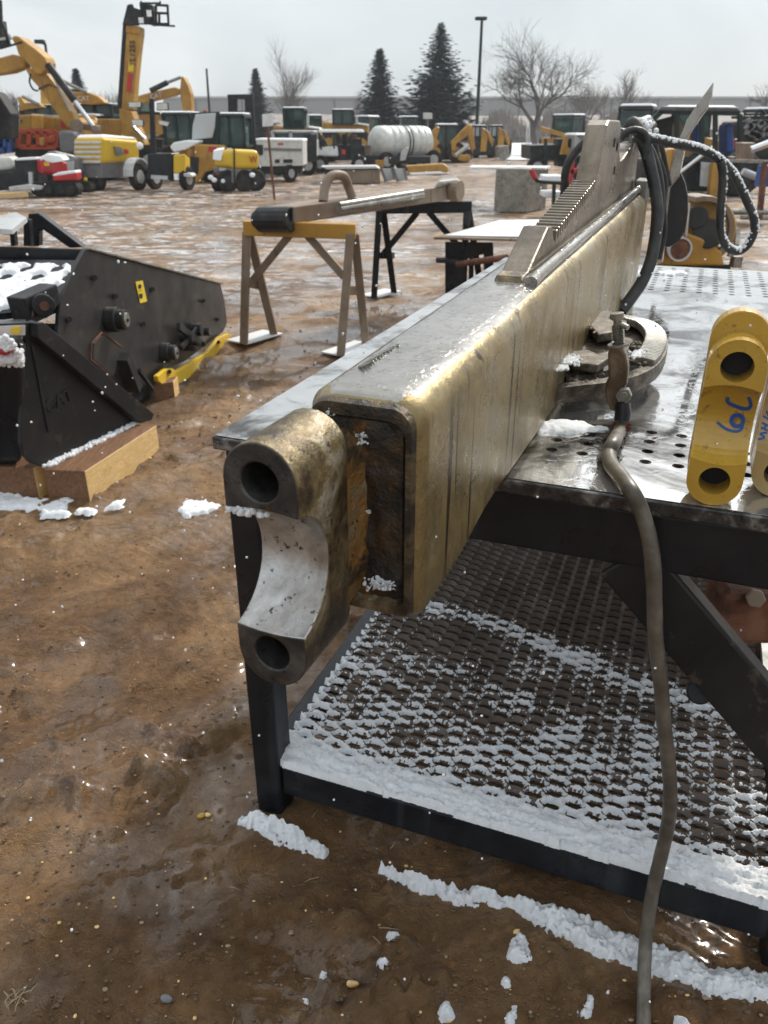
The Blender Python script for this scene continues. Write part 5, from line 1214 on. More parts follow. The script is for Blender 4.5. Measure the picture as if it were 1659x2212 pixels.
# --- golf cart style utility vehicles
def utv(name, label, x0, x1, yr, yb, Y, seats, roofm='white'):
    o = thing(name, label, 'utility vehicle', G((x0 + x1) / 2, yb + 8)); w_ = x1 - x0
    mb = MB()
    for x in (x0 + 3, x0 + w_ * .35, x0 + w_ * .62, x1 - 8):
        for d in (0, 1.3): mb.beam(P(x, yr + 4, Y + d), P(x + (6 if x < x0 + 9 else 0), yb - 22, Y + d), .06, .06, up=(0, 1, 0))
    build(mb, 'roll_frame', 'dark', o)
    mb = MB(); mb.hexa([P(x0, yr + 6, Y - .1), P(x1, yr + 6, Y - .1), P(x1, yr + 6, Y + 1.4), P(x0, yr + 6, Y + 1.4), P(x0 + 4, yr - 1, Y), P(x1 - 4, yr - 1, Y), P(x1 - 4, yr - 1, Y + 1.3), P(x0 + 4, yr - 1, Y + 1.3)]); build(mb, 'canopy', roofm, o, bevel=.05)
    mb = MB(); mb.hexa([P(x0 - 16, yb - 14, Y - .1), P(x0 + w_ * .45, yb - 14, Y - .1), P(x0 + w_ * .45, yb - 14, Y + 1.3), P(x0 - 16, yb - 14, Y + 1.3), P(x0 - 12, yb - 32, Y), P(x0 + w_ * .42, yb - 38, Y), P(x0 + w_ * .42, yb - 38, Y + 1.3), P(x0 - 12, yb - 32, Y + 1.3)]); build(mb, 'bonnet', 'white', o, bevel=.08, seg=4)
    part(o, 'tub', 'dark', ((x0 + w_ * .3, yb - 40), (x1, yb - 38), (x1, yb - 6), (x0, yb - 4), (x0, yb - 14)), Y + .1, 1.2, .04)
    for k in range(seats): part(o, 'seat', ['tan', 'dark', 'tan'][k % 3], ((x0 + w_ * (.3 + .22 * k), yb - 62), (x0 + w_ * (.38 + .22 * k), yb - 62), (x0 + w_ * (.40 + .22 * k), yb - 38), (x0 + w_ * (.3 + .22 * k), yb - 38)), Y + .3, .6, .04)
    for x in (x0 + 6, x1 - 12):
        wc_ = P(x, yb, Y - .05); wheel(o, (wc_.x, wc_.y, .27), (0, 1, 0), .30, .22)
    return o
u1 = utv('utility_vehicle', 'open sided utility cart with snowy canopy between the white trailer and round tank', 686, 788, 280, 352, G(735, 372).y, 3)
part(u1, 'tail_lamp', 'sticker_red', ((738, 322), (746, 324), (746, 334), (738, 332)), G(735, 372).y - .15, .03, 0)
part(u1, 'rear_rack', 'dark', ((756, 300), (780, 300), (784, 345), (756, 345)), G(735, 372).y, .1, .01)
# --- wheel loaders behind
for (nm, lb, x0, x1, y0, y1, Y) in (('wheel_loader', 'yellow wheel loader with a green glazed cab behind the white trailer', 614, 656, 235, 276, 36), ('wheel_loader', 'yellow wheel loader with a green glazed cab left of the tall spruces', 720, 762, 238, 268, 42)):
    o = thing(nm, lb, 'wheel loader', G((x0 + x1) / 2, 275 + 1.5 * F / CP / Y * .96)); cab(o, x0, x1, y0, y1, Y, 1.6)
    part(o, 'body', 'yellow', ((x0 - 24, y1 - 6), (x0, y1 - 2), (x1 + 14, y1), (x1 + 34, y1 + 4), (x1 + 34, y1 + 30), (x0 - 24, y1 + 30)), Y + .2, 1.8, .08); part(o, 'exhaust_stack', 'lgrey', ((x1 + 6, y0 + 12), (x1 + 11, y0 + 12), (x1 + 11, y1), (x1 + 6, y1)), Y, .15, 0)
    part(o, 'snow_cap', 'snow', ((x1 + 6, y1 - 4), (x1 + 34, y1), (x1 + 34, y1 + 4), (x1 + 6, y1)), Y + .1, 1.6, .02)
    for x in (x0 - 8, x1 + 16): wc_ = P(x, y1 + 30, Y); wheel(o, (wc_.x, wc_.y, .7), (0, 1, 0), .7, .5, 'yellow')
# --- tank trailer
Y = G(860, 368).y
tk = thing('tank_trailer', 'ribbed white plastic water tank strapped on a dark trailer', 'water tank', G(860, 362))
mb = MB(); a = P(812, 308, Y + .3); b_ = P(922, 312, Y + 1.6); r_ = (P(840, 271, Y).z - P(840, 346, Y).z) / 2; L_ = (b_ - a).length; a.z = b_.z = (P(840, 271, Y).z + P(840, 346, Y).z) / 2
prof = [(-.16, .02), (-.15, r_ * .45), (-.08, r_ * .8), (.05, r_ * .97), (.2, r_)]
k_ = .42
while k_ < L_ - .35: prof += [(k_, r_), (k_ + .03, r_ * .96), (k_ + .08, r_ * .96), (k_ + .11, r_)]; k_ += .3
prof += [(L_ - .1, r_ * .95), (L_, r_ * .75), (L_ + .06, r_ * .3), (L_ + .07, .02)]
mb.lathe(a, b_ - a, prof, 32); build(mb, 'tank_body', 'cream', tk, smooth=True)
mb = MB(); mb.ring(a.lerp(b_, .5), b_ - a, r_ * 1.03, r_ * .99, .05, 32); mb.ring(a.lerp(b_, .56), b_ - a, r_ * 1.03, r_ * .99, .03, 32); build(mb, 'tank_strap', 'dark', tk)
part(tk, 'trailer_bed', 'dark', ((762, 336), (930, 338), (930, 352), (780, 356), (762, 346)), Y - .3, 2.0, .03); part(tk, 'plank_side', 'brownsteel', ((764, 310), (802, 314), (800, 336), (764, 334)), Y - .2, .1, .01)
part(tk, 'red_reflector', 'sticker_red', ((918, 296), (926, 294), (925, 315), (917, 316)), Y + 1.4, .1, .02)
for x, d in ((835, -.2), (872, 0)): wc_ = P(x, 352, Y + d); wheel(tk, (wc_.x, wc_.y, .3), (.3, -1, 0), .34, .22)
part(tk, 'mudguard', 'lgrey', ((866, 330), (878, 318), (884, 318), (876, 346), (864, 348)), Y - .5, .3, .02)
part(tk, 'jerry_can', 'yellow', ((810, 346), (830, 346), (830, 362), (812, 362)), Y - .6, .3, .02)
for x in (905, 935): wc_ = P(x, 350, Y + 1.2); wheel(tk, (wc_.x, wc_.y, .33), (.3, -1, 0), .36, .22)
# --- backhoes right of spruce
Y = 41
b1 = thing('backhoe', 'yellow backhoe with an angled raised arm and white ram right of the water tank', 'backhoe', G(960, 352))
cab(b1, 944, 986, 272, 322, Y + .5, 1.8); part(b1, 'front_arm', 'yellow', ((934, 283), (944, 272), (950, 276), (944, 300), (950, 308), (938, 325), (932, 320)), Y, .4, .03)
part(b1, 'arm', 'yellow', ((974, 306), (1012, 268), (1020, 272), (1022, 284), (985, 312), (988, 326), (976, 326)), Y, .4, .03); part(b1, 'stick', 'yellow', ((1012, 276), (1022, 276), (1027, 322), (1018, 326), (1012, 300)), Y - .05, .4, .03)
rod(b1, 'white_ram', 'lgrey', P(984, 336, Y - .3), P(1012, 314, Y - .3), .09); part(b1, 'bucket', 'yellow', ((990, 334), (1016, 334), (1018, 346), (1004, 350), (990, 347)), Y - .4, .8, .06)
part(b1, 'body', 'dark', ((925, 322), (1020, 322), (1020, 345), (925, 346)), Y + .6, 1.4, .05)
for x in (940, 985): wc_ = P(x, 346, Y + .3); wheel(b1, (wc_.x, wc_.y, .45), (0, 1, 0), .45, .4, 'yellow')
for nm, lb, xo, Y in (('backhoe', 'nearer of the two backhoes parked end on by the field, grey cab window', 0, 47), ('backhoe', 'rightmost backhoe by the snowy field with its toothed bucket on the ground', 36, 49)):
    o = thing(nm, lb, 'backhoe', G(1045 + xo, 275 + 1.5 * F / CP / Y * .97), 'backhoes parked end on by the field')
    cab(o, 1026 + xo, 1048 + xo, 272, 296, Y + .3, 1.4, glass='frost'); part(o, 'left_arm', 'yellow', ((1042 + xo, 276), (1050 + xo, 280), (1054 + xo, 298), (1050 + xo, 328), (1038 + xo, 328), (1040 + xo, 298)), Y, .4, .03); part(o, 'right_arm', 'yellow', ((1050 + xo, 280), (1056 + xo, 284), (1066 + xo, 302), (1064 + xo, 318), (1058 + xo, 306)), Y - .1, .3, .03)
    part(o, 'body', 'dark', ((1024 + xo, 298), (1060 + xo, 298), (1062 + xo, 336), (1024 + xo, 336)), Y + .3, 1.5, .05)
    for x in (1028, 1060): wc_ = P(x + xo, 330, Y + .8); wheel(o, (wc_.x, wc_.y, .5), (1, 0, 0), .5, .35, 'tan')
part(o, 'bucket', 'steel', ((1074, 316), (1098, 314), (1102, 340), (1092, 344), (1074, 342)), 44, .8, .05)
# --- ground clutter
o = thing('bucket_attachment', 'long low yellow bucket blade lying in the yard left of the field', 'bucket', G(925, 376))
part(o, 'blade', 'yellow', ((876, 358), (958, 353), (968, 360), (970, 374), (884, 376)), G(920, 376).y, .5, .05); part(o, 'blade_snow', 'snow', ((884, 374), (950, 371), (966, 375), (890, 379)), G(920, 378).y - .1, .15, .01)
for k, (x, lb) in enumerate(((826, 'left grey steel ramp leaning beside the yellow bucket blade'), (852, 'right grey steel ramp leaning beside the yellow bucket blade'))):
    o = thing('loading_ramp', lb, 'ramp', G(x, 394), 'grey steel ramps')
    Y = G(x, 394).y; part(o, 'ramp_plate', 'lgrey', ((x - 3, 364), (x + 22, 364), (x + 26, 388), (x + 6, 393)), Y + .2, .06, .005); mb = MB(); mb.beam(P(x - 3, 363, Y), P(x + 7, 392, Y), .06, .08); mb.beam(P(x + 20, 363, Y), P(x + 26, 388, Y), .06, .08); build(mb, 'side_rail', 'grey', o)
o = thing('steel_bin', 'low muddy steel bin with a pale plank edge in front of the utility cart', 'steel bin', G(780, 398))
Y = G(780, 396).y; part(o, 'bin_side', 'brownsteel', ((740, 368), (820, 366), (821, 396), (742, 396)), Y, 1.0, .01); part(o, 'plank_edge', 'lgrey', ((692, 360), (812, 359), (820, 364), (708, 366)), Y - .1, 1.0, .01); part(o, 'inner_dark', 'dark', ((700, 366), (740, 366), (742, 390), (704, 388)), Y + .3, .4, .01)
o = thing('steel_bin', 'tall weathered grey steel bin with an overhanging snowy lid standing right of the sawhorses', 'steel bin', G(1110, 458))
Y = G(1110, 458).y; a = P(1066, 455, Y); b_ = P(1137, 458, Y - .1); c_ = P(1178, 452, Y + .7)
mb = MB(); hz1 = P(1070, 364, Y).z; q4 = [a, b_, c_, a + (c_ - b_)]; mb.loft([[Vector((p_.x, p_.y, 0)) for p_ in q4], [Vector((p_.x, p_.y, hz1)) for p_ in q4]]); build(mb, 'bin_body', 'steel', o, bevel=.01)
mb = MB(); mb.hexa([P(1012, 364, Y + 2), P(1178, 366, Y - .2), P(1190, 362, Y + 1.2), P(1020, 360, Y + 3.0), P(1012, 361, Y + 2), P(1178, 362, Y - .2), P(1190, 358, Y + 1.2), P(1020, 357, Y + 3.0)]); build(mb, 'snowy_lid', 'dirtsnow', o)
o = thing('pipe_rack', 'green painted pipe stand with a red tip and snowy shelves left of the steel horn', 'pipe stand', G(1200, 466))
Y = 15.5; mb = MB()
mb.tube(smooth([P(1148, 368, Y), P(1156, 384, Y), P(1168, 392, Y), P(1216, 395, Y)], 5), .035, 8); mb.beam(P(1197, 395, Y), P(1195, 464, Y), .06, .06, up=(0, 1, 0)); mb.beam(P(1214, 395, Y), P(1214, 464, Y), .06, .06, up=(0, 1, 0)); build(mb, 'green_frame', 'dgreen', o)
mb = MB(); mb.cyl(P(1147, 366, Y), P(1157, 386, Y - .02), .05, 10); build(mb, 'red_tip', 'red', o)
for y in (418, 384): mb = MB(); mb.box(P(1190, y, Y + .4), (.34, .5, .10)); build(mb, 'shelf_snow', 'snow', o, bevel=.02)
o = thing('flatbed_trailer', 'dark flatbed with an upright yellow bracket behind the arching hose', 'trailer', G(1180, 372))
Y = 28; part(o, 'bed', 'dark', ((1146, 314), (1212, 312), (1214, 345), (1146, 345)), Y, 2.0, .02); part(o, 'headboard', 'dark', ((1176, 300), (1182, 300), (1184, 380), (1176, 380)), Y - .2, .1, .01); part(o, 'yellow_bracket', 'yellow', ((1221, 292), (1228, 294), (1226, 318), (1236, 322), (1234, 334), (1210, 334), (1212, 326)), Y - .6, .15, .01)
part(o, 'crate', 'dark', ((1206, 300), (1240, 300), (1240, 360), (1206, 360)), Y, .8, .02); wc_ = P(1160, 358, Y); wheel(o, (wc_.x, wc_.y, .3), (0, 1, 0), .34, .25)
o = thing('pickup_truck', 'pale green pickup with a snow covered roof behind the steel horn', 'truck', G(1300, 385))
Y = 27; cab(o, 1244, 1350, 292, 330, Y, 1.7, 'lgrey', 'white', True, glass='frost'); part(o, 'body', 'lgrey', ((1240, 330), (1352, 330), (1356, 372), (1240, 372)), Y - .05, 2, .08); part(o, 'grille', 'dark', ((1250, 342), (1300, 342), (1300, 360), (1250, 360)), Y - .1, .04, 0)
for x in (1256, 1335): wc_ = P(x, 375, Y); wheel(o, (wc_.x, wc_.y, .38), (0, 1, 0), .38, .25)
mb = MB(); mb.beam(P(1238, 350, 20.5), P(1228, 420, 20.5), .08, .08); mb.beam(P(1232, 372, 20.5), P(1262, 362, 20.5), .08, .08); mb.beam(P(1228, 380, 20.5), P(1242, 425, 20.5), .07, .07); o = build(mb, 'red_gantry', 'red'); tag(o, 'faded red steel frame standing behind the rack teeth', 'steel frame')
# --- dark cab right
Y = 20.5
dk = thing('forestry_machine', 'tall black framed machine cab with blue seats behind the pointed plate', 'machine cab', G(1500, 430))
mb = MB()
for x in (1408, 1462, 1516, 1545, 1598):
    for d in (0, 1.5): mb.beam(P(x, 246 if x > 1420 else 262, Y + d), P(x, 365, Y + d), .11, .09, up=(0, 1, 0))
for d in (0, 1.5): mb.beam(P(1424, 240, Y + d), P(1598, 244, Y + d), .12, .12); mb.beam(P(1406, 262, Y + d), P(1430, 240, Y + d), .12, .12); mb.beam(P(1406, 345, Y + d), P(1600, 345, Y + d), .12, .14)
for x in (1408, 1598): mb.beam(P(x, 262, Y), P(x, 262, Y + 1.5), .11, .11)
build(mb, 'cab_frame', 'dgreen', dk, bevel=.02)
mb = MB(); mb.hexa([P(1420, 240, Y - .1), P(1602, 242, Y - .1), P(1602, 242, Y + 1.6), P(1420, 240, Y + 1.6), P(1430, 229, Y), P(1594, 231, Y), P(1594, 231, Y + 1.5), P(1430, 229, Y + 1.5)]); rf = build(mb, 'roof', 'dark', dk, bevel=.03)
mb = MB(); mb.hexa([P(1440, 229, Y + .1), P(1590, 230, Y + .1), P(1590, 230, Y + 1.4), P(1440, 229, Y + 1.4), P(1446, 227, Y + .2), P(1584, 228, Y + .2), P(1584, 228, Y + 1.3), P(1446, 227, Y + 1.3)]); build(mb, 'roof_snow', 'snow', rf)
for x in (1505, 1568): part(dk, 'seat', 'blue', ((x, 270), (x + 16, 266), (x + 20, 330), (x, 332)), Y + .5, .5, .05)
part(dk, 'seat', 'tan', ((1455, 268), (1470, 255), (1482, 270), (1484, 320), (1452, 320)), Y + .6, .5, .05); part(dk, 'inner_panel', 'dark', ((1410, 262), (1456, 250), (1456, 345), (1410, 345)), Y + .7, .1, .01)
part(dk, 'orange_box', 'orange', ((1562, 300), (1596, 300), (1596, 322), (1562, 322)), Y + 1.0, .3, .02)
part(dk, 'chassis', 'dark', ((1400, 345), (1610, 348), (1612, 415), (1400, 412)), Y + .2, 1.8, .05); part(dk, 'yellow_post', 'yellow', ((1540, 352), (1556, 352), (1550, 424), (1532, 424)), Y - .3, .2, .01)
rod(dk, 'silver_pipe', 'chrome', P(1470, 372, Y - .8), P(1518, 334, Y - .8), .045); part(dk, 'pale_panel', 'lgrey', ((1515, 350), (1542, 352), (1530, 404), (1512, 402)), Y - .1, .05, .01)
for x in (1430, 1590): wc_ = P(x, 410, Y + .2); wheel(dk, (wc_.x, wc_.y, .5), (0, 1, 0), .5, .4, 'dark')
# --- yellow ripper wheel machine beyond the table
Y = 7.6
yr = thing('trencher_head', 'yellow and steel trencher hub with a segmented steel rim just beyond the table', 'trencher', G(1500, 640))
mb = MB(); mb.cyl(P(1512, 500, Y + .1), P(1512, 500, Y + .45), .31, 32); build(mb, 'hub_disc', 'yellow', yr, bevel=.02)
c0 = P(1512, 500, Y); R0 = (P(1512, 430, Y) - c0).length
for k in range(14):
    a = R(100 - k * 13.5); e_ = Vector((math.cos(a), 0, math.sin(a))); t_ = Vector((-math.sin(a), 0, math.cos(a)))
    mb = MB(); mb.box(c0 + e_ * R0 + Vector((0, .15, 0)), (.082, .34, .05), Matrix((t_, Vector((0, 1, 0)), e_)).transposed()); build(mb, 'rim_segment', 'brownsteel', yr, bevel=.008)
part(yr, 'guard_plate', 'yellow', ((1425, 512), (1450, 505), (1476, 500), (1530, 520), (1560, 545), (1566, 574), (1424, 574)), Y - .1, .3, .02)
mb = MB(); cc = P(1468, 538, Y - .25); mb.cyl(cc, cc + Vector((0, .3, 0)), .095, 24); cy_ = build(mb, 'drum', 'rusty', yr, bevel=.008)
mb = MB(); mb.ring(P(1468, 538, Y - .24), (0, 1, 0), .105, .09, .05, 28); build(mb, 'drum_collar', 'lgrey', cy_)
rod(yr, 'steel_post', 'chrome', P(1487, 440, Y - .1), P(1481, 510, Y - .1), .018); mb = MB(); mb.cyl(P(1505, 470, Y - .05), P(1505, 470, Y + .1), .10, 20); mb.cyl(P(1530, 505, Y - .1), P(1530, 505, Y + .1), .13, 20); build(mb, 'dark_boss', 'black_worn', yr, bevel=.01)
mb = MB(); mb.tube([P(1575, 555, Y), P(1590, 530, Y), P(1592, 500, Y + .1)], .03, 8); mb.box(P(1590, 565, Y + .1), (.08, .1, .1)); build(mb, 'rim_arm', 'steel', yr)
part(yr, 'yellow_arm', 'yellow', ((1424, 345), (1444, 322), (1460, 320), (1456, 370), (1432, 372)), Y + 6, .3, .02)
part(yr, 'carrier_frame', 'dark', ((1380, 570), (1580, 570), (1580, 640), (1380, 640)), Y + .4, .4, .02)
# --- long rack and clutter at right edge
o = thing('steel_rack', 'long low steel rack with a rusty post at the right edge of the yard', 'rack', G(1640, 480))
Y = 14.6; mb = MB(); mb.cyl(P(1560, 457, Y), P(1760, 460, Y), .05, 10); mb.cyl(P(1600, 470, Y), P(1760, 474, Y), .035, 10); mb.beam(P(1570, 347, Y), P(1760, 352, Y), .08, .05); build(mb, 'rail', 'steel', o)
for x in (1640, 1720): mb = MB(); mb.beam(P(x + 12, 350, Y), P(x, 475, Y), .08, .08, up=(0, 1, 0)); build(mb, 'post', 'rusty', o)
part(o, 'pale_box', 'brownsteel', ((1602, 308), (1632, 308), (1630, 345), (1602, 345)), Y + 1, .3, .02)
for k, (x, y, lb, mt) in enumerate(((1640, 318, 'silver snowy tube resting on top of the long steel rack', 'chrome'), (1622, 378, 'short pale metal tube leaning inside the long steel rack', 'lgrey'))):
    mb = MB(); mb.cyl(P(x - 18, y + (6 if k == 0 else -8), 15.4), P(x + 30, y - (12 if k == 0 else -12), 15.4), .06, 12); tag(build(mb, 'metal_tube', mt), lb, 'tube')
o = thing('skid_steer', 'dark compact machine with a hooped hose on top at the far right edge', 'machine', G(1640, 372))
Y = 26; part(o, 'body', 'dark', ((1606, 262), (1700, 258), (1700, 345), (1606, 345)), Y, 1.8, .1); part(o, 'top_rack', 'dark', ((1608, 250), (1700, 248), (1700, 256), (1608, 256)), Y - .1, 1, .02); mb = MB(); mb.tube(smooth([P(1632, 250, Y), P(1636, 240, Y), P(1646, 238, Y), P(1654, 250, Y)], 5), .04, 8); build(mb, 'hose_hoop', 'dark', o)
mb = MB()
for k in range(14): mb.box(P(random.uniform(1608, 1658), random.uniform(262, 295), Y - .15), (random.uniform(.1, .25), .2, random.uniform(.08, .2)), Matrix.Rotation(random.random() * 3, 3, 'Y'))
build(mb, 'machinery_clutter', 'grey', o)
for x in (1620, 1680): wc_ = P(x, 360, Y); wheel(o, (wc_.x, wc_.y, .35), (0, 1, 0), .36, .3, 'dark')
mb = MB(); mb.box(P(1658, 380, 15), (.3, .3, .35)); tag(build(mb, 'parts_crate', 'blue', None, bevel=.02), 'blue parts crate inside the long steel rack at the right edge', 'crate')
# --- compact loaders parked in the rows behind
def compact_loader(label, loc, rz):
    o = thing('compact_loader', label, 'loader', (0, 0, 0), 'compact loaders parked in the back rows')
    def hx(x0, x1, y0, y1, z0, z1, t=0): return [Vector(p) for p in ((x0, y0, z0), (x1, y0, z0), (x1, y1, z0), (x0, y1, z0), (x0 + t, y0 + t, z1), (x1 - t, y0 + t, z1), (x1 - t, y1 - t, z1), (x0 + t, y1 - t, z1))]
    mb = MB(); mb.hexa(hx(-.55, .55, -.9, 1.2, .35, 1.05, .05)); build(mb, 'body', 'yellow', o, bevel=.06)
    mb = MB(); mb.hexa(hx(-.45, .45, 1.2, 1.35, .4, .95)); build(mb, 'rear_grille', 'dark', o, bevel=.02)
    mb = MB()
    for x in (-.48, .48):
        for y in (-.75, .55): mb.beam((x, y, 1.0), (x * .92, y * .92, 2.0), .07, .07, up=(0, 1, 0))
    mb.hexa(hx(-.5, .5, -.8, .62, 1.95, 2.05, .03)); cb = build(mb, 'cab', 'dark', o, bevel=.02)
    mb = MB(); mb.hexa(hx(-.43, .43, -.70, .5, 1.05, 1.93)); build(mb, 'glazing', 'glass', cb)
    mb = MB(); mb.hexa(hx(-.46, .46, -.76, .58, 2.052, 2.11, .05)); build(mb, 'roof_snow', 'snow', cb, bevel=.02)
    for s_ in (-1, 1):
        mb = MB(); mb.beam((s_ * .68, 1.1, 1.45), (s_ * .68, -1.15, 1.0), .12, .2); mb.beam((s_ * .68, -1.1, 1.05), (s_ * .68, -1.45, .4), .12, .18); build(mb, 'lift_arm', 'yellow', o, bevel=.02)
        mb = MB(); mb.cyl((s_ * .68, .6, .7), (s_ * .68, -.7, 1.0), .045, 8); build(mb, 'lift_ram', 'steel', o)
        mb = MB(); mb.beam((s_ * .2, -.92, .8), (s_ * .45, -.92, .8), .03, .1); build(mb, 'headlight', 'lgrey', o)
        for y in (-.55, .7): wheel(o, (s_ * .78, y, .38), (1, 0, 0), .40, .3, 'yellow')
    mb = MB(); mb.hexa([Vector(p) for p in ((-.85, -2.1, .05), (.85, -2.1, .05), (.85, -1.45, .12), (-.85, -1.45, .12), (-.85, -1.75, .5), (.85, -1.75, .5), (.85, -1.5, .62), (-.85, -1.5, .62))]); build(mb, 'bucket', 'brownsteel', o, bevel=.03)
    o.location = loc; o.rotation_euler = (0, 0, rz); return o
def copy_tree(o, parent=None):
    c = o.copy(); COL.objects.link(c); c.parent = parent
    for ch in [x for x in bpy.data.objects if x.parent == o]: copy_tree(ch, c)
    return c
spots_ = ((668, 46, .4, 'compact loader between the white generator trailer and the utility cart'), (795, 50, -.5, 'compact loader partly behind the left end of the round tank'), (1222, 44, .7, 'compact loader behind the dark flatbed'), (1372, 26, -.4, 'compact loader right behind the hose couplings'), (1645, 30, .5, 'compact loader behind the clutter at the right picture edge'), (395, 38, -.3, 'compact loader glimpsed behind the light tower floodlights'), (880, 52, .2, 'compact loader behind the middle of the round tank'), (1480, 30, 1.2, 'compact loader seen through the open black cab frame'))
proto_ = None
for x_, Y_, rz_, lb_ in spots_:
    lc = Vector((P(x_, 300, Y_).x, Y_, 0))
    if proto_ is None: proto_ = compact_loader(lb_, lc, rz_)
    else:
        c_ = copy_tree(proto_); c_.location = lc; c_.rotation_euler = (0, 0, rz_); c_['label'] = lb_
# --- left edge small machines
Y = 17.5
rd = thing('mini_dumper', 'small red tracked dumper with snow on its red bonnet, left of the machine row', 'dumper', G(110, 420))
Bx(rd, 'bonnet', 'red', 78, 92, 148, 342, 372, 340, 378, 350, 382, (20.9, 20.6, 21.1), None, .08, 4); part(rd, 'bonnet_snow', 'snow', ((84, 340), (100, 332), (130, 336), (140, 346), (112, 352), (86, 348)), 20.65, .4, .04)
part(rd, 'red_tank', 'red', ((112, 378), (164, 372), (166, 390), (114, 392)), 20.4, .4, .04); part(rd, 'tank_snow', 'snow', ((112, 378), (126, 372), (162, 368), (164, 374), (116, 381)), 20.4, .4, .02); part(rd, 'yellow_label', 'sticker_yellow', ((94, 350), (106, 352), (106, 358), (96, 358)), 20.55, .02, 0)
track(rd, 68, 166, 392, 424, 20.4, .4); part(rd, 'drive_frame', 'dark', ((30, 345), (78, 343), (84, 405), (36, 408)), 20.9, .6, .02); part(rd, 'frame_snow', 'snow', ((34, 342), (76, 340), (76, 345), (34, 347)), 20.85, .6, .01)
part(rd, 'side_step', 'lgrey', ((18, 404), (60, 398), (92, 402), (90, 410), (20, 412)), 20.3, .4, .02); mb = MB(); mb.beam(P(66, 372, 20.6), P(68, 405, 20.6), .08, .08); build(mb, 'pale_lever', 'lgrey', rd)
gy = thing('tracked_carrier', 'grey rounded tracked carrier between the red dumper and the yellow compressor', 'carrier', G(150, 414))
Bx(gy, 'shell', 'grey', 96, 116, 170, 326, 376, 323, 378, 336, 384, (22.6, 22.2, 22.8), None, .12, 5); part(gy, 'rear_shell', 'grey', ((128, 345), (166, 340), (172, 376), (138, 378)), 22.0, .5, .06); part(gy, 'shell_panel', 'lgrey', ((138, 350), (160, 348), (160, 368), (142, 369)), 21.97, .03, .01)
track(gy, 150, 196, 388, 410, 21.9, .4)
orr = thing('telescopic_lift', 'orange framed lift with a grey engine shroud above the red dumper', 'lift', G(120, 402))
mb = MB(); Yo = 24.2
for a_ in ((44, 284, 122, 284), (44, 284, 38, 318), (44, 318, 122, 318), (122, 284, 122, 318), (64, 284, 62, 318), (82, 284, 84, 318), (100, 284, 98, 318)): mb.beam(P(a_[0], a_[1], Yo), P(a_[2], a_[3], Yo), .09, .12)
build(mb, 'orange_frame', 'orange', orr, bevel=.01); part(orr, 'orange_cowl', 'orange', ((98, 296), (118, 290), (120, 308), (104, 312)), Yo - .1, .4, .06); part(orr, 'grey_shroud', 'grey', ((124, 286), (132, 282), (158, 284), (164, 294), (160, 330), (130, 330)), Yo - .2, .8, .06); part(orr, 'yellow_boss', 'yellow', ((84, 296), (96, 298), (94, 316), (84, 314)), Yo - .1, .3, .04)
part(orr, 'dark_base', 'dark', ((30, 318), (160, 318), (160, 380), (34, 380)), Yo + .1, .8, .05)
bu = thing('blue_lift', 'blue machine frame with hanging cables cut by the left picture edge', 'lift', G(0, 400)); mb = MB(); Yb = 24
for a_ in ((-10, 300, 22, 302), (-10, 314, 18, 312), (16, 270, 22, 330), (2, 272, 4, 330)): mb.beam(P(a_[0], a_[1], Yb), P(a_[2], a_[3], Yb), .12, .12)
build(mb, 'blue_frame', 'blue', bu); part(bu, 'dark_core', 'dark', ((-20, 250), (14, 246), (18, 330), (-20, 335)), Yb + .2, .6, .05)
part(bu, 'engine_block', 'dark', ((-20, 372), (34, 366), (40, 408), (-20, 414)), 21.0, .6, .05); part(bu, 'covered_seat', 'cream', ((-20, 340), (24, 338), (30, 366), (-20, 372)), 21.1, .5, .08)
mb = MB(); mb.beam(G(-40, 424, .06), G(60, 420, .06), .15, .1); tag(build(mb, 'timber_plank', 'wood'), 'brown timber plank lying in front of the leftmost machines', 'plank')
# ================================================================ TREES, POLES, BUILDING
def spruce(x, ytop, ybase, hw, Y, label, seed, grp='spruces along the yard edge'):
    rnd = random.Random(seed); top = P(x, ytop, Y); wdt = hw / F * Y * CP * 1.42; base = Vector((top.x, Y, 0.0)); Ht = top.z
    o = thing('spruce_tree', label, 'spruce', base, grp)
    mb = MB(); mb.cyl(base - Vector((0, 0, .3)), base + Vector((0, 0, Ht * .97)), wdt * .06, 8, r2=.02); build(mb, 'trunk', 'bark', o)
    mb = MB(); nb = int(640)
    for k in range(nb):
        f = (k + rnd.random()) / nb; f = f ** .85; z = Ht * (1 - f * .965)
        lobes = 1 + .22 * math.sin(k * 2.4 * 1.7 + seed) * rnd.random()
        Lr = wdt * (f ** .82) * rnd.choice((rnd.uniform(.55, .9), rnd.uniform(.8, 1.22))) + .05; a = k * 2.39996 + rnd.random() * .5
        d = Vector((math.cos(a), math.sin(a), 0)); rise = rnd.uniform(-.12, .28) - .1 * f
        n = max(3, int(Lr / .28)); side = Vector((-d.y, d.x, 0))
        for j in range(n):
            g = (j + rnd.random()) / n; c = base + Vector((0, 0, z)) + d * Lr * g + Vector((0, 0, Lr * (rise * g + .3 * g * g)))
            for q_ in range(5):
                s_ = (.22 + .22 * (1 - g)) * (.35 + Lr * .35) * rnd.uniform(.6, 1.2)
                ang = rnd.uniform(-1.1, 1.1); dd = (d * math.cos(ang) + side * math.sin(ang)).normalized(); tip = c + dd * s_ * 1.7 + Vector((0, 0, rnd.uniform(-.35, .3) * s_))
                up_ = Vector((rnd.gauss(0, .4), rnd.gauss(0, .4), 1)).normalized(); w2 = dd.cross(up_).normalized() * s_ * .34
                mb.add([c - w2, c + w2, tip], [(0, 1, 2)])
    build(mb, 'crown', 'needle', o, recalc=False); return o
spruce(953, 49, 270, 66, 62, 'taller of the two big blue green spruces left of the lamp post', 3)
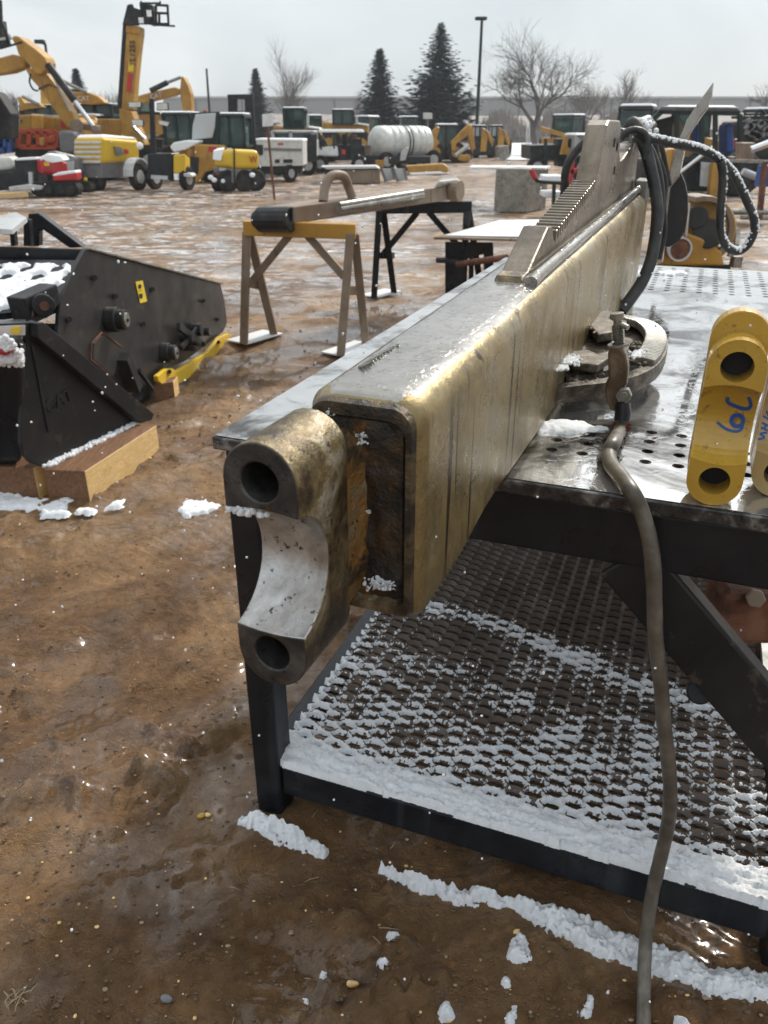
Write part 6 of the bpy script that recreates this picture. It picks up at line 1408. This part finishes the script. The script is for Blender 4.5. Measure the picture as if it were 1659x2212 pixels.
spruce(820, 105, 268, 46, 60, 'shorter of the two big blue green spruces behind the round tank', 5)
spruce(551, 148, 262, 29, 72, 'small dark spruce behind the forklift mast', 8)
spruce(162, 148, 262, 30, 66, 'dark spruce top behind the excavator arm at left', 9)
def bare(x, ytop, ybase, Y, spread, label, seed, mat='bark', depth=6, grp='bare winter trees', tr=.16, lean=0, trunk=.22):
    rnd = random.Random(seed); top = P(x, ytop, Y); base = Vector((P(x, ybase, Y).x, Y, -.1)); Ht = top.z
    o = thing('bare_tree', label, 'bare tree', base, grp); mt = MB(); mb = MB()
    def grow(p, d, L_, r_, dep, m_):
        n = 3; pts = [p]; rr = [r_]
        for k in range(n):
            d = (d + Vector((rnd.gauss(0, .10), rnd.gauss(0, .10), rnd.gauss(.02, .06)))).normalized(); p = p + d * L_ / n; pts.append(p); rr.append(r_ * (1 - .38 * (k + 1) / n))
        m_.tube(pts, rr, 5 if dep > 3 else 3)
        if dep == 0: return
        nb = rnd.choice((3, 4, 4, 5)) if dep > 1 else 3
        for k in range(nb):
            ang = rnd.uniform(.25, .75) * spread; az = rnd.random() * 6.283; x_ = d.orthogonal().normalized(); y_ = d.cross(x_)
            nd = (d * math.cos(ang) + (x_ * math.cos(az) + y_ * math.sin(az)) * math.sin(ang)); nd.z += .12; f = rnd.uniform(.45, 1)
            bp_ = pts[-1] if k == 0 else pts[0].lerp(pts[-1], f); grow(bp_, nd.normalized(), L_ * rnd.uniform(.66, .9), r_ * .52, dep - 1, mb)
    grow(base, Vector((lean, 0, 1)), Ht * trunk, tr, depth, mt)
    zmax = max(v.z for v in mb.v); k_ = Ht / zmax
    for m_ in (mt, mb):
        for v in m_.v: v.z *= k_; v.x = base.x + (v.x - base.x) * k_; v.y = base.y + (v.y - base.y) * k_
    build(mt, 'trunk', mat, o, recalc=False); build(mb, 'branches', mat, o, recalc=False); return o
bare(1160, 30, 310, 52, 1.35, 'large bare spreading tree standing alone right of the lamp post', 12, 'bark', 6, tr=.17, trunk=.20)
bare(617, 72, 262, 70, .85, 'slender bare tree rising between the small spruce and the big spruces', 22, 'barkfar', 6, tr=.10, trunk=.16)
bare(1325, 135, 262, 72, .95, 'pale bare tree in front of the warehouse left of the steel horn', 31, 'barkfar', 5, tr=.12, trunk=.15)
bare(1275, 150, 262, 76, .95, 'thin pale bare tree just right of the large spreading one', 37, 'barkfar', 5, tr=.1, trunk=.15)
bare(28, 160, 262, 60, .8, 'bare tree behind the big excavator at the left edge', 41, 'bark', 5, tr=.14, trunk=.15)
bare(240, 180, 262, 75, .7, 'faint bare tree left of the telehandler boom', 43, 'barkfar', 5, tr=.1, trunk=.15)
bare(1672, 140, 262, 60, 1.0, 'bare tree cut by the right picture edge', 47, 'bark', 5, tr=.14, trunk=.2)
bare(757, 188, 262, 80, .6, 'tiny bare sapling between the two big spruces and the slender tree', 49, 'barkfar', 4, tr=.06, trunk=.2)
def lamp(name, label, x0, yt, x1, yb, Y, heads, r_=.09):
    a = Vector((P(x1, yb, Y).x, Y, 0)); t = P(x0, yt, Y); o = thing(name, label, 'lamp post', a, 'yard lamp posts')
    mb = MB(); mb.cyl(a, t, r_ * 1.2, 10, r2=r_ * .8); build(mb, 'pole', 'dgreen', o)
    for h_ in heads:
        c = P(h_[0], h_[1], Y); mb = MB(); mb.box(c, (h_[2], h_[2] * .55, .16)); build(mb, 'lamp_head', 'dgreen', o, bevel=.06, seg=3)
    return o
lamp('lamp_post', 'tall dark lamp post with a flat head between the big spruce and bare tree', 1041, 44, 1030, 268, 48, [(1039, 40, .62)])
o = lamp('lamp_post', 'lamp post with one arm behind the big excavator at left', 98, 96, 110, 262, 40, [(86, 90, .45)], .07)
mb = MB(); mb.beam(P(88, 92, 40), P(99, 96, 40), .09, .09); build(mb, 'arm', 'dgreen', o)
lamp('lamp_post', 'thin distant grey pole with a yellow marker left of the forklift', 446, 148, 453, 262, 58, [], .08)
# warehouse
Yb = 165.0
wh = thing('warehouse', 'long low grey panel warehouse spanning the whole horizon', 'warehouse', Vector((P(980, 270, Yb).x, Yb, 0)))
xl, xr = P(352, 212, Yb).x, P(2700, 205, Yb).x; zh = P(980, 208.5, Yb).z
mb = MB(); mb.hexa([Vector((xl, Yb, 0)), Vector((xr, Yb, 0)), Vector((xr, Yb + 60, 0)), Vector((xl, Yb + 60, 0)), Vector((xl, Yb, zh)), Vector((xr, Yb, zh)), Vector((xr, Yb + 60, zh)), Vector((xl, Yb + 60, zh))]); build(mb, 'wall', 'panel', wh)
mb = MB(); mb.beam(Vector((xl, Yb - .1, zh - .15)), Vector((xr, Yb - .1, zh - .15)), .3, .35); build(mb, 'roof_coping', 'lgrey', wh)
x = xl + 6
while x < xr:
    mb = MB(); mb.beam(Vector((x, Yb - .05, 0)), Vector((x, Yb - .05, zh - .4)), .28, .2, up=(0, 1, 0)); build(mb, 'panel_joint', 'panelgap', wh); x += 8.6
for x in (1226, ): pass
# distant brush and snowy field
def brushbox(name, label, x0, x1, yt, Y, seed, n=2600):
    rnd = random.Random(seed); mb = MB()
    for k in range(n):
        x = rnd.uniform(x0, x1); yy = Y + rnd.uniform(-4, 4); b_ = Vector((P(x, 262, Y).x, yy, 0)); hh_ = P(x, yt, Y).z * rnd.uniform(.35, 1.0) * (.7 + .3 * math.sin(x * .05 + seed))
        p_ = b_
        for j in range(3):
            q_ = p_ + Vector((rnd.gauss(0, .25), rnd.gauss(0, .25), hh_ / 3)); w2 = Vector((.05, 0, 0)); mb.add([p_ - w2, p_ + w2, q_ + w2 * .5, q_ - w2 * .5], [(0, 1, 2, 3)]); p_ = q_
    o = build(mb, name, 'brush', None, recalc=False); tag(o, label, 'brush', kind='stuff'); return o
brushbox('dead_brush', 'tangle of grey brown leafless brush in front of the warehouse right of the spruces', 1010, 1420, 232, 95, 4, 5200)
brushbox('dead_brush', 'thin grey brush along the warehouse between the trees on the left', 560, 780, 240, 110, 6, 1500)
mb = MB(); a = G(1075, 345, .03); b_ = G(1240, 345, .03); c_ = G(1250, 300, .05); d_ = G(1050, 300, .05)
mb.add([a, b_, c_, d_], [(0, 1, 2, 3)]); o = build(mb, 'snow_field', 'dirtsnow', None, recalc=False); struct(o)
mb = MB(); xx = np.linspace(-140, 220, 60)
lo = [[Vector((x, 120, -.5)), Vector((x, 120, 1.2 + .5 * noise.noise(Vector((x * .05, 0, 0))))), Vector((x, 135, 3.2 + 1.0 * noise.noise(Vector((x * .03, 2, 0))))), Vector((x, 160, 2.5)), Vector((x, 160, -.5))] for x in xx]
mb.loft(lo); o = build(mb, 'hill', 'brush', None, smooth=True); struct(o)
# sign board between spruces
o = thing('sign_board', 'small pale sign board on two legs between the two big spruces', 'sign', Vector((P(928, 262, 58).x, 58, 0)))
part(o, 'board', 'cream', ((914, 243), (934, 244), (934, 257), (914, 257)), 58, .1, .02); part(o, 'post', 'grey', ((922, 257), (926, 257), (926, 300), (922, 300)), 58.1, .1, 0)
# fence posts at the field
for k, x in enumerate((1138, 1143)):
    mb = MB(); a = G(x, 322); mb.cyl(a, P(x, 272, a.y), .05, 8); tag(build(mb, 'fence_post', 'lgrey'), 'thin pale fence post at the edge of the snowy field', 'post', 'pale posts at the field edge')
# falling snow
rnd = random.Random(77); mb = MB()
for k in range(700):
    x = rnd.uniform(-60, 1720); y = rnd.uniform(-40, 2250); D = rnd.choice((rnd.uniform(.7, 2.5), rnd.uniform(2, 6), rnd.uniform(4, 14)))
    q_ = Vector((0, 0, H)) + ray(x, y) * D
    if q_.z < .02 or q_.z > 1.42 + .01 * D: continue
    r_ = rnd.uniform(.0012, .0022) * (D ** .75); mb.ball(q_, r_, 1, (1, 1, rnd.uniform(.7, 1.6)))
tag(build(mb, 'falling_snow', 'snow', None, recalc=False), 'fine white snowflakes drifting through the air over the whole yard', 'snow', kind='stuff')
# pebbles and straw on the mud
rnd = random.Random(5)
PEB = 'loose pebbles on the mud'
big_ = [(651, 585 * 1, .0), ]
def peb(px, py, r_, mat, label, sq=(1.3, .9, .7)):
    g_ = G(px, py); g_.z = gz(np.array([0.]), np.array([0.]))[0] * 0 + float(hh[np.clip(np.searchsorted(xs, g_.x), 0, nx - 1), np.clip(np.searchsorted(ys, g_.y), 0, ny - 1)]) - .012 + r_ * .4
    mb = MB(); mb.ball(g_, r_, 2, sq)
    for v in mb.v: v += Vector((noise.noise(v * 90), noise.noise(v * 90 + Vector((5, 0, 0))), noise.noise(v * 90 + Vector((0, 7, 0))))) * r_ * .3
    tag(build(mb, 'pebble', mat), label, 'pebble', PEB)
peb(434, 1758, .008, 'link_yellow', 'amber pebble on mud left of the white snow lump at the table foot'); peb(448, 1756, .007, 'wood', 'cream pebble beside the amber one on the mud')
peb(761, 2132, .009, 'wood', 'tan brown pebble on dark mud below the table rail', (1.6, .8, .6)); peb(364, 2178, .009, 'grey', 'grey stone at the bottom edge of the picture')
peb(1117, 2022, .007, 'wood', 'tan stone below the snow line at the table foot')
mb = MB()
for k in range(5200):
    x = rnd.uniform(-100, 1760); y = rnd.uniform(900, 2260) if k % 4 else rnd.uniform(620, 1000)
    g_ = G(x, y); i = min(nx - 1, int(np.searchsorted(xs, g_.x))); j = min(ny - 1, int(np.searchsorted(ys, g_.y))); g_.z = float(hh[i, j]) - .012
    r_ = rnd.uniform(.0012, .0048) * (1 if y > 1000 else 2); mb.ball(g_ + Vector((0, 0, r_ * .3)), r_, 1, (rnd.uniform(.8, 1.6), rnd.uniform(.7, 1.2), .7), mi=rnd.choice((0,) * 14 + (1, 1, 2)))
tag(build(mb, 'gravel', ['mudlump', 'mudlight', 'wood'], None, recalc=False), 'fine grit and mud crumbs scattered over the wet brown ground', 'gravel', kind='stuff')
mb = MB()
for k in range(26):
    g_ = G(rnd.uniform(0, 1600), rnd.uniform(1500, 2200), .004); a = rnd.random() * 6.28; L_ = rnd.uniform(.01, .045); d_ = Vector((math.cos(a), math.sin(a), rnd.uniform(-.05, .1))); mb.tube([g_, g_ + d_ * L_ * .5 + Vector((0, 0, .002)), g_ + d_ * L_], [.0008, .0009, .0005], 4)
tag(build(mb, 'straw', 'drystalk', None, recalc=False), 'short bits of pale straw scattered on the dark mud', 'straw', kind='stuff')
o = thing('grass_tuft', 'frayed dry grass tuft with a speck of snow at the bottom left corner', 'dry grass', G(30, 2185)); mb = MB()
for k in range(18):
    s_ = G(30 + rnd.gauss(0, 10), 2190 + rnd.gauss(0, 12), .006); e = G(rnd.choice((rnd.uniform(50, 120), rnd.uniform(0, 60))), rnd.uniform(2110, 2200), .02); m_ = s_.lerp(e, .5) + Vector((rnd.gauss(0, .012), rnd.gauss(0, .012), .02)); mb.tube(smooth([s_, m_, e], 3), .0011, 4)
build(mb, 'blades', 'drystalk', o, recalc=False); mb = MB()
for k in range(30): mb.ball(G(rnd.gauss(62, 8), rnd.gauss(2150, 10), .015), rnd.uniform(.002, .004), 1)
build(mb, 'snow_speck', 'snow', o)
# haze
D0, D1 = 0.0009, 0
mb = MB(); mb.box((0, 140, 14), (760, 380, 34)); hz = build(mb, 'haze', 'snow'); hz['kind'] = 'stuff'; hz['label'] = 'thin grey winter haze filling the air over the yard'; hz['category'] = 'haze'
m, nt, b = new_mat('haze_volume'); nt.nodes.remove(b); out = [n for n in nt.nodes if n.type == 'OUTPUT_MATERIAL'][0]
pv = N(nt, 'ShaderNodeVolumePrincipled'); pv.inputs['Color'].default_value = (.8, .84, .88, 1); pv.inputs['Density'].default_value = D0; pv.inputs['Anisotropy'].default_value = .2
L(nt, pv.outputs[0], out.inputs['Volume']); hz.data.materials.clear(); hz.data.materials.append(m)
